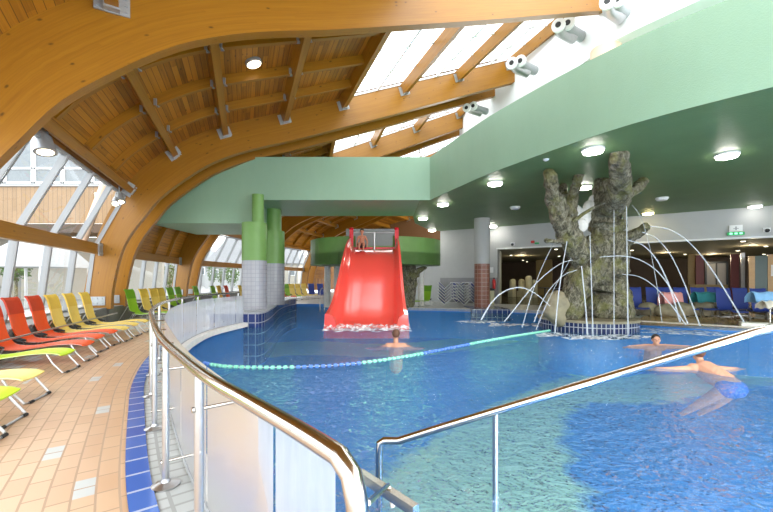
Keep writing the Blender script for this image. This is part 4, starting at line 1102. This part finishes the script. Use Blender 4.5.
r1 = T(614, 206, 10.4, .33); r2 = T(621, 186, 9.4, .26); r3 = T(620, 168, 8.9, .22); r4 = T(617.5, 150, 8.45, .20)
q1 = T(627, 196, 10.4, .17); q2 = T(638, 187, 10.3, .14); q3 = T(645, 179, 10.4, .13)
s1 = T(624, 240, 11.0, .26); s2 = T(636, 234, 10.7, .17); s3 = T(645, 227, 10.5, .14); s4 = T(649, 224.5, 10.4, .12)
f1 = T(577, 285, 11.1, .38); f2 = T(571, 305, 11.0, .34); f3 = T(570, 322, 11.0, .36)
g1 = T(622, 300, 11.2, .30); g2 = T(626, 322, 11.1, .30)
c1 = T(565, 240, 10.4, .10); c2 = T(554, 241, 10.2, .065); c3 = T(545, 241.5, 10.1, .05)
tk = limbs('tree', [[b2, b1, b0], [b2, b3, b4, b5, b6], [b2, l1, l2, l3, l4, l5, l6], [l3, m1, m2, m3], [l4, k1, k2], [b4, r1, r2, r3, r4], [r1, q1, q2, q3], [b3, s1, s2, s3, s4], [l1, f1, f2, f3], [b1, g1, g2], [l2, c1, c2, c3]], base, '')
tk.parent = te
MB().tube([T(573, 222, 10.2, 0)[:3], T(583, 214, 10.1, 0)[:3], T(593, 208, 10.0, 0)[:3], T(605, 203, 9.9, 0)[:3]], [.05, .045, .04, .02], 8).build('vine', 'bark', te, True)
mb = MB()
for px, py, r, Y in ((576, 212, .17, 10.9), (583, 217, .22, 10.9), (590, 208, .19, 10.9), (582, 225, .16, 10.7), (593, 200, .12, 10.9)): mb.ball(atd(px, py, Y), r, 1.1, .7, 1.2, 10, 7)
mb.build('pale_stump', 'limestone', te)
c = base[0], base[1]+.0
MB().lathe((c[0], c[1], 0), [(1.38, -.3), (1.38, .12)], 48, True).build('planter_wall', 'planter_tile', te)
MB().lathe((c[0], c[1], 0), [(1.36, -1.35), (1.36, -.3)], 48, True).build('planter_foot', 'pool_tile', te)
MB().lathe((c[0], c[1], 0), [(1.40, .12), (1.40, .19), (.3, .21)], 48).build('planter_rim', 'rock', te)
rock(atd(556, 308, 11.0), .36, 1.1, .8, 1.35, 'beige boulder at the left foot of the tree fountain')
# second trunk under the tower
tb = (1.05, 18.0, 0); e = empty('artificial_tree', tb, 'artificial tree trunk under the green tower, right of the slide', 'tree trunk')
tk2 = limbs('trunk', [[T(407, 285, 18, .38), T(406, 298, 18, .45), T(404, 310, 18, .55)], [T(407, 285, 18, .38), T(408, 272, 18, .40), T(408, 260, 18, .44)], [T(407, 285, 18, .38), T(417, 271, 17.6, .14), T(427, 267, 17.4, .10)]], tb, '', 2, .06)
tk2.parent = e

# ------------------------------------------------------------------ water jets
JETS = [
 ([(550, 306), (536, 294), (521, 287.5), (505, 291), (492, 302), (481, 320)], 10.6, .030, 'low arching jet falling furthest left of the tree'),
 ([(577, 259), (562, 263), (546, 274), (530, 290), (517, 306), (504, 322)], 10.8, .026, 'wide arching jet from mid trunk falling left'),
 ([(577, 270), (564, 275), (550, 289), (541, 304), (534, 322)], 10.7, .024, 'arching jet just under the wide one'),
 ([(567, 241), (562, 270), (558, 300), (555, 333)], 10.1, .028, 'bright jet falling from the small left branch'),
 ([(553, 244), (540, 272), (530, 300), (522, 328)], 10.4, .018, 'thin straight jet from the tip of the left branch'),
 ([(571, 258), (556, 285), (544, 310), (536, 330)], 10.5, .016, 'thin slanting jet beside the left trunk foot'),
 ([(581.5, 266), (584, 290), (586, 312), (587.5, 336)], 10.0, .032, 'thick jet falling in front of the trunk'),
 ([(590, 235), (591, 270), (592, 300), (593, 336)], 10.0, .022, 'straight jet in front of the trunk, right of the thick one'),
 ([(614, 207), (614, 250), (614, 290), (614, 335)], 10.0, .018, 'tall vertical jet down the middle of the trunk'),
 ([(626.5, 202), (627, 250), (627.5, 290), (628, 336)], 9.9, .026, 'tall vertical jet at the right side of the trunk'),
 ([(650, 226), (668, 229), (684, 238), (700, 254), (716, 276), (732, 302), (744, 322)], 10.0, .026, 'longest jet arching from the cut branch to the right'),
 ([(642, 232), (656, 238), (670, 254), (682, 278), (692, 304), (700, 326)], 10.2, .024, 'steeper jet arching right below the longest one'),
 ([(600, 257), (622, 256), (640, 260), (658, 272), (674, 294), (688, 324)], 10.0, .024, 'jet crossing the trunk and falling to the right'),
 ([(628, 240), (644, 246), (658, 262), (670, 288), (680, 322)], 10.2, .030, 'broad misty jet in the cluster right of the trunk'),
 ([(622, 274), (640, 277), (656, 288), (672, 306), (686, 325)], 10.2, .022, 'low jet right of the trunk'),
 ([(632, 205), (640, 216), (648, 240), (656, 280), (662, 322)], 10.3, .012, 'thin jet falling from the upper right limb'),
]
for pts, Y, r, lb in JETS:
    P = spline([atd(x, y, Y) for x, y in pts], 6); n_ = len(P)
    o = MB().tube(P, [r*.52*(.75+.6*i/n_) for i in range(n_)], 8).build('water_jet', 'jet_water', None, True); tag(o, lb, 'water jet', 'jets of the tree fountain')
def foam(px, py, rx, ry, lb):
    p = at(px, py, WATER); mb = MB(); N = 28; V = [(p[0], p[1], WATER+.02)]; fs = []
    for k in range(N):
        a = 2*math.pi*k/N; q = 1+.25*math.sin(3*a+px)+.15*math.sin(7*a)
        for s_, z in ((.6, .03), (1, .005)): V.append((p[0]+rx*q*s_*math.cos(a), p[1]+ry*q*s_*math.sin(a), WATER+z))
    for k in range(N):
        a, b = 1+2*k, 1+2*((k+1) % N); fs += [(0, a, b), (a, a+1, b+1, b)]
    o = mb.add(V, fs).build('splash_foam', 'foam'); tag(o, lb, 'foam', None, 'stuff')
for i, (x, y, rx, ry) in enumerate(((478, 322, .7, .35), (505, 325, .6, .4), (533, 325, .5, .4), (556, 335, .55, .35), (588, 338, .6, .35), (614, 337, .5, .3), (630, 337, .5, .35), (690, 333, 1.0, .5), (660, 330, .6, .4))):
    foam(x, y, rx, ry, 'white splash on the water under a fountain jet')
def slide_foam():
    mb = MB(); V = []; fs = []; N = 40
    for i in range(N+1):
        x = -1.85+2.55*i/N
        for j, (yy, z) in enumerate(((11.55, .10), (11.3, .13), (11.1, .06), (10.8, .01))): V.append((x+.02*math.sin(i*2+j), yy-(.15*math.sin(i*.7+j)), WATER+z*(1+.35*math.sin(i*1.7+j*2))))
    for i in range(N):
        for j in range(3): b = i*4+j; fs.append((b, b+4, b+5, b+1))
    o = mb.add(V, fs).build('splash_foam', 'foam', None, True); tag(o, 'white foam along the foot of the red slide', 'foam', None, 'stuff')
slide_foam()

# ------------------------------------------------------------------ lane rope
rp_ = spline([at(x, y, WATER+.01) for x, y in ((203, 363), (225, 366.5), (262, 367.5), (300, 366.8), (350, 364), (400, 357.5), (450, 348), (500, 338.5), (550, 330.5))], 12)
le = empty('lane_rope', (-1.5, 6.5, WATER), 'curved float rope of mint and blue floats across the water', 'float rope')
MB().tube(rp_, .008, 6).build('rope', 'white_frame', le)
TLr = sum((b-a).length for a, b in zip(rp_, rp_[1:])); NF = 92
for i in range(NF):
    d = TLr*(i+.5)/NF; p = path_at(rp_, d); tg = (path_at(rp_, d+.03)-path_at(rp_, d-.03)).normalized()
    px = CX+F*p.x/p.y
    mt = 'blue_float' if (px < 212 or 297 < px < 361 or 424 < px < 470) else 'mint_float'
    MB().tube([p-tg*.035, p-tg*.03, p+tg*.03, p+tg*.035], [.012, .034, .034, .012], 10).build('float', mt, le, True)

# ------------------------------------------------------------------ people
def caps(mb, a, b, ra, rb):
    a, b = Vector(a), Vector(b); n_ = max(2, int((b-a).length/(min(ra, rb)*.45))+1)
    for i in range(n_+1): mb.ball(a.lerp(b, i/n_), ra+(rb-ra)*i/n_, seg=10, rings=7)
def hand(mb, w, d, up, s=1.0):           # palm, four fingers of unequal length, thumb on the side
    d, up = Vector(d).normalized(), Vector(up).normalized(); sd = d.cross(up).normalized(); w = Vector(w)
    for k in range(4):
        o_ = sd*(.024*(k-1.5))*s; caps(mb, w+o_*.6, w+d*.085*s+o_, .014*s, .012*s)
        L = (.055, .07, .065, .05)[k]*s; m = w+d*(.085*s+L*.55)+o_*1.1; caps(mb, w+d*.085*s+o_, m, .010*s, .009*s); caps(mb, m, m+(d*.8-up*.6).normalized()*L*.5, .009*s, .0075*s)
    caps(mb, w+d*.02*s-sd*.03*s, w+d*.06*s-sd*.065*s, .013*s, .010*s); caps(mb, w+d*.06*s-sd*.065*s, w+d*.09*s-sd*.07*s, .010*s, .008*s)
def head(mb, c, f, s=1.0):
    c = Vector(c); f = Vector(f).normalized(); u = Vector((0, 0, 1)); r = f.cross(u).normalized(); u = r.cross(f)
    q_ = Matrix((r, f, u)).transposed()
    mb.ball(c+u*.02*s, .098*s, .80, .98, 1.05, 18, 12, q_); mb.ball(c-u*.055*s+f*.025*s, .068*s, .85, .9, .95, 14, 10, q_)
    mb.ball(c+f*.100*s-u*.015*s, .018*s, .7, 1, 1.3, 8, 6, q_)                                    # nose
    for sg in (-1, 1):
        mb.ball(c+r*.080*s*sg-u*.005*s-f*.005*s, .026*s, .4, .8, 1.1, 8, 6, q_)                  # ears
        mb.ball(c+r*.035*s*sg+f*.082*s+u*.028*s, .022*s, 1.2, .6, .5, 8, 6, q_)                  # brows
        mb.ball(c+r*.040*s*sg+f*.066*s-u*.03*s, .024*s, 1, .7, .8, 8, 6, q_)                     # cheeks
    mb.ball(c+f*.080*s-u*.065*s, .016*s, 1.5, .6, .5, 8, 6, q_); mb.ball(c+f*.076*s-u*.098*s, .022*s, 1, .7, .7, 8, 6, q_)
    return q_
def person(name, loc, label, build, mat, hair, hc, f, s=1.0, vox=.009):
    e = empty(name, loc, label, 'person'); mb = MB(); build(mb); q_ = head(mb, hc, f, s)
    o = mb.build('body', mat, e, True); md = o.modifiers.new('fuse', 'REMESH'); md.mode = 'VOXEL'; md.voxel_size = vox; md.use_smooth_shade = True
    sm = o.modifiers.new('soft', 'SMOOTH'); sm.factor = .5; sm.iterations = 3
    c = Vector(hc); h = MB().ball(c+q_ @ Vector((0, -.016*s, .038*s)), .104*s, .84, .98, .98, 18, 12, q_)
    keep = []
    for fc, u_ in zip(h.f, h.u):
        m = sum((h.v[k] for k in fc), Vector())/len(fc)-c; l_ = q_.transposed() @ m
        if l_.z > .045*s or (l_.y < .01*s and l_.z > -.055*s): keep.append(fc)
    h.f = keep; h.u = [None]*len(keep); hh = h.build('hair', hair, e, True); t_ = hh.modifiers.new('thick', 'SOLIDIFY'); t_.thickness = .012
    ev = MB()
    for sg in (-1, 1): ev.ball(c+q_ @ Vector((.034*sg*s, .083*s, .006*s)), .012*s, 1, .6, .7, 8, 6)
    ev.build('eyes', 'dark_hair', e, True)
    return e
# child sitting at the top of the slide
def kid(mb):
    x, y, z = -.99, 15.45, 2.60
    caps(mb, (x, y, z+.11), (x, y-.02, z+.26), .105, .10); caps(mb, (x, y-.02, z+.26), (x, y-.05, z+.42), .10, .105)
    caps(mb, (x-.11, y-.05, z+.46), (x+.11, y-.05, z+.46), .055, .055); caps(mb, (x, y-.06, z+.48), (x, y-.08, z+.58), .045, .042)
    for sg in (-1, 1):
        caps(mb, (x+.14*sg, y-.05, z+.45), (x+.21*sg, y-.02, z+.27), .045, .036); caps(mb, (x+.21*sg, y-.02, z+.27), (x+.20*sg, y-.10, z+.07), .036, .026)
        hand(mb, (x+.20*sg, y-.10, z+.055), (0, -1, -.25), (0, 0, 1), .8)
        caps(mb, (x+.065*sg, y-.03, z+.09), (x+.09*sg, y-.36, z+.16), .075, .055); caps(mb, (x+.09*sg, y-.36, z+.15), (x+.08*sg, y-.62, z-.12), .05, .035)
        caps(mb, (x+.08*sg, y-.62, z-.12), (x+.09*sg, y-.74, z-.12), .035, .025)
k = person('person', (-.99, 15.45, 2.56), 'child with bare chest and dark shorts sitting at the top of the slide', kid, 'tanned_skin', 'dark_hair', (-.99, 15.36, 3.27), (0, -1, -.25), .92, .011)
mb = MB(); x, y, z = -.99, 15.45, 2.60
mb.ball((x, y, z+.10), .125, 1.1, .95, .75)
for sg in (-1, 1): mb.tube([(x+.06*sg, y-.02, z+.09), (x+.085*sg, y-.24, z+.135)], [.092, .085], 14)
mb.build('shorts', 'dark_shorts', k, True)
# swimmer near the slide, seen from behind
def sw1(mb):
    x, y, z = .21, 8.45, WATER
    caps(mb, (x, y-.02, z-.45), (x, y, z-.1), .15, .17); caps(mb, (x-.17, y, z+.0), (x+.17, y, z+.0), .085, .085); caps(mb, (x, y+.02, z+.05), (x, y+.03, z+.17), .06, .055)
    for sg in (-1, 1):
        caps(mb, (x+.2*sg, y, z-.01), (x+.42*sg, y+.12, z-.08), .06, .045); caps(mb, (x+.42*sg, y+.12, z-.08), (x+.60*sg, y+.30, z-.10), .045, .03); hand(mb, (x+.60*sg, y+.30, z-.10), (.5*sg, .8, 0), (0, 0, 1))
person('person', (.21, 8.45, -.6), 'swimmer with dark hair seen from behind, near the foot of the slide', sw1, 'skin', 'brown_hair', (.21, 8.48, WATER+.25), (0, 1, 0), 1.0)
# swimmer facing the camera, arms spread
def sw2(mb):
    x, y, z = 6.10, 8.62, WATER
    caps(mb, (x, y+.2, z-.5), (x, y+.08, z-.16), .14, .17); caps(mb, (x-.17, y+.03, z-.06), (x+.17, y+.03, z-.06), .085, .085); caps(mb, (x, y+.0, z-.03), (x, y-.01, z+.04), .06, .055)
    for sg in (-1, 1):
        caps(mb, (x+.2*sg, y+.03, z-.04), (x+.45*sg, y-.05, z-.03), .062, .05); caps(mb, (x+.45*sg, y-.05, z-.03), (x+.70*sg, y-.12, z-.02), .048, .03); hand(mb, (x+.70*sg, y-.12, z-.02), (.9*sg, -.4, 0), (0, 0, 1))
person('person', (6.10, 8.62, -.6), 'dark haired swimmer facing this way with arms spread, by the tree fountain', sw2, 'skin', 'dark_hair', (6.10, 8.60, WATER+.12), (-.4, -1, .15), 1.0)
# swimmer seen from behind with blue shorts
def sw3(mb):
    x, y, z = 5.25, 6.25, WATER
    caps(mb, (x+.05, y-.40, z-.14), (x+.02, y-.15, z-.05), .15, .165); caps(mb, (x+.02, y-.15, z-.05), (x, y, z+.0), .165, .16)
    caps(mb, (x-.17, y+.05, z+.02), (x+.17, y+.05, z+.0), .085, .085); caps(mb, (x, y+.08, z+.05), (x, y+.12, z+.15), .06, .055)
    for sg in (-1, 1):
        caps(mb, (x+.19*sg, y+.05, z+.01), (x+.46*sg, y+.10, z-.01), .062, .048); caps(mb, (x+.46*sg, y+.10, z-.01), (x+.72*sg, y+.20, z-.03), .046, .03); hand(mb, (x+.72*sg, y+.20, z-.03), (.9*sg, .4, 0), (0, 0, 1))
        caps(mb, (x+.10*sg+.03, y-.36, z-.24), (x+.13*sg, y-.02, z-.56), .095, .07); caps(mb, (x+.13*sg, y-.02, z-.56), (x+.15*sg, y+.30, z-.82), .065, .04)
k = person('person', (5.25, 6.25, -.6), 'red haired swimmer in blue shorts seen from behind, below the handrail', sw3, 'skin', 'brown_hair', (5.25, 6.40, WATER+.24), (.1, 1, 0), 1.0)
MB().ball((5.30, 5.84, WATER-.18), .19, 1.1, 1.0, .8).build('shorts', 'blue_shorts', k, True)

# ------------------------------------------------------------------ outside, seen through the glass
struct(MB().flat([[(-90, -30), (-11.5, -30), (-11.5, 100), (-90, 100)]], -.10).build('ground', 'paving'))
U = Vector((-.358, .934, 0)); Nn = Vector((-.934, -.358, 0))      # along and away from the near windows
def ob(u, v, z=0): return Vector((-3.75, -1.44, 0))+U*u+Nn*v+Vector((0, 0, z))
qo = Matrix((U, Nn, Vector((0, 0, 1)))).transposed()
FY = 24.0
fe = empty('annex_building', (-26, FY, -.1), 'white annex with tall windows above wooden cladding, outside the near windows', 'building')
MB().box((-30.5, FY+1.6, 9.9), (29, 3, 5.2)).build('upper_wall', 'render_white', fe)
mb = MB(); mb.add([(-45, FY, 4.85), (-16, FY, 4.85), (-16, FY, 7.2), (-45, FY, 7.2)], [(0, 1, 2, 3)], [[(0, 0), (0, 56), (2.3, 56), (2.3, 0)]]).build('cladding', 'cladding_wood', fe)
MB().box((-30.5, FY+.5, 7.25), (29, 1.2, .12)).build('ledge', 'render_white', fe)
MB().box((-30.5, FY+1.2, 4.55), (29, 2.6, .55)).build('soffit', 'dark_awning', fe)
plain('pane_grey', (.17, .19, .20), .15)
for i in range(15):
    x = -43.6+i*1.85
    w_ = MB()
    for z in (7.45, 8.35, 11.0): w_.box((x, FY+.05, z), (1.8, .1, .12))
    for dx in (-.86, .86): w_.box((x+dx, FY+.05, 9.2), (.14, .1, 3.6))
    wf = w_.build('window', 'white_frame', fe)
    MB().box((x, FY+.08, 9.2), (1.7, .04, 3.6)).build('pane', 'pane_grey', wf)
for x in (-38, -31, -24, -17): MB().box((x, FY+.6, 2.1), (.35, .35, 4.4)).build('pillar', 'render_white', fe)
MB().box((-30.5, FY+3.2, 2.1), (29, .3, 4.4)).build('lower_wall', 'render_cream', fe)
def bush(px, py0, py1, wpx, Y, lb, group='shrubs outside the windows'):
    p0 = Vector(atd(px, py1, Y)); h = (py1-py0)*Y/F; wd = wpx*Y/F/2
    e = empty('shrub', (p0.x, p0.y, -.1), lb, 'shrub', group); mb = MB(); rng = random.Random(int(px*7+Y))
    top = EYE+(HY-py0)/F*Y
    for k in range(650):
        a = rng.uniform(0, 6.28); el = math.asin(rng.uniform(-1, 1)); rr = rng.uniform(.55, 1)
        c = Vector((p0.x+wd*rr*math.cos(a)*math.cos(el), p0.y+wd*rr*math.sin(a)*math.cos(el), top-h/2+h/2*rr*math.sin(el)))
        s_ = wd*rng.uniform(.07, .15); d1 = Vector((rng.uniform(-1, 1), rng.uniform(-1, 1), rng.uniform(-1, 1))).normalized(); d2 = d1.orthogonal().normalized()
        mb.add([c-d1*s_, c+d2*s_*.6, c+d1*s_, c-d2*s_*.6], [(0, 1, 2, 3)])
    mb.build('foliage', 'green_leaf', e)
    MB().tube([(p0.x, p0.y, -.1), (p0.x, p0.y, max(.3, top-h*.4))], .08, 8).build('stem', 'bark', e)
bush(16, 244, 282, 30, 21, 'leafy green tree outside, left of the white canopy')
bush(36, 258, 285, 18, 29, 'low green shrub outside under the white canopy')
bush(143, 258, 288, 20, 36, 'dense green tree outside behind the first arch feet')
bush(170, 262, 288, 14, 40, 'dense green shrub outside right of the paired arch feet')
bush(232, 262, 286, 14, 50, 'dense green shrub outside just left of the tiled column')
bush(132, 262, 284, 16, 32, 'green shrub outside between the first arch feet')
bush(150, 262, 288, 12, 30, 'green shrub outside behind the yellow loungers')
bush(212, 262, 284, 10, 42, 'green shrub outside left of the tiled column')
bush(221, 268, 284, 8, 45, 'smaller green shrub outside near the tiled column')
e = empty('garden_canopy', ob(14, 9), 'white pointed canopy roof outside the near windows', 'canopy')
c = Vector(atd(36, 250, 17.5)); mb = MB()
mb.add([c+Vector((-1.9, -1.5, -.8)), c+Vector((1.6, -1.5, -.8)), c+Vector((1.6, 1.5, -.8)), c+Vector((-1.9, 1.5, -.8)), c+Vector((-.3, 0, .8)), c+Vector((.8, 0, .8))], [(0, 1, 5, 4), (1, 2, 5), (2, 3, 4, 5), (3, 0, 4), (3, 2, 1, 0)]); mb.build('roof', 'render_white', e)
for dx, dy in ((-1.7, -1.3), (1.4, -1.3), (1.4, 1.3), (-1.7, 1.3)): MB().tube([(c.x+dx, c.y+dy, -.1), (c.x+dx, c.y+dy, c.z-.8)], .06, 8).build('post', 'white_frame', e)
fe2 = empty('garden_fence', ob(10, 6.5, -.1), 'pale picket fence outside the near windows', 'fence')
mb = MB()
for i in range(80): mb.box(ob(2+i*.28, 6.5, .55), (.11, .03, 1.3), ax=qo)
mb.build('slat', 'render_cream', fe2); MB().box(ob(13, 6.54, .3), (22, .05, .1), ax=qo).box(ob(13, 6.54, .95), (22, .05, .1), ax=qo).build('rail', 'render_cream', fe2)
def house(px0, px1, pyr, pye, Y, lb, mat='render_white', pyb=285, dep=9):
    a, b = Vector(atd(px0, pye, Y)), Vector(atd(px1, pye, Y)); e = empty('house', ((a.x+b.x)/2, Y, -.1), lb, 'house', 'houses outside the windows'); zt = EYE+(HY-pyr)/F*Y; ze = a.z
    MB().box(((a.x+b.x)/2, Y+dep/2, (ze-.1)/2), (b.x-a.x, dep, ze+.1)).build('wall', mat, e)
    o_ = .5; mx = (a.x+b.x)/2
    MB().add([(a.x-o_, Y-o_, ze-.1), (b.x+o_, Y-o_, ze-.1), (b.x+o_, Y+dep+o_, ze-.1), (a.x-o_, Y+dep+o_, ze-.1), (mx-1.5, Y+dep/2, zt), (mx+1.5, Y+dep/2, zt)], [(0, 1, 5, 4), (1, 2, 5), (2, 3, 4, 5), (3, 0, 4), (3, 2, 1, 0)]).build('roof', 'roof_grey', e)
    nW = 3
    for i in range(nW):
        x = a.x+(b.x-a.x)*(i+.5)/nW; wf = MB().box((x, Y-.03, ze*.62), (1.3, .08, 1.5)).build('window', 'white_frame', e); MB().box((x, Y-.08, ze*.62), (1.1, .02, 1.3)).build('pane', 'pane_grey', wf)
house(205, 262, 226, 266, 60, 'white house with grey hipped roof seen left of the tiled column')
house(150, 212, 240, 262, 75, 'white house with grey roof partly behind the arch foot')
house(262, 298, 234, 263, 74, 'pale house seen right of the tiled columns', 'render_cream')
house(300, 330, 254, 268, 85, 'far pale house seen left of the slide tower')
house(95, 150, 252, 266, 64, 'cream house outside behind the first green loungers', 'render_cream')
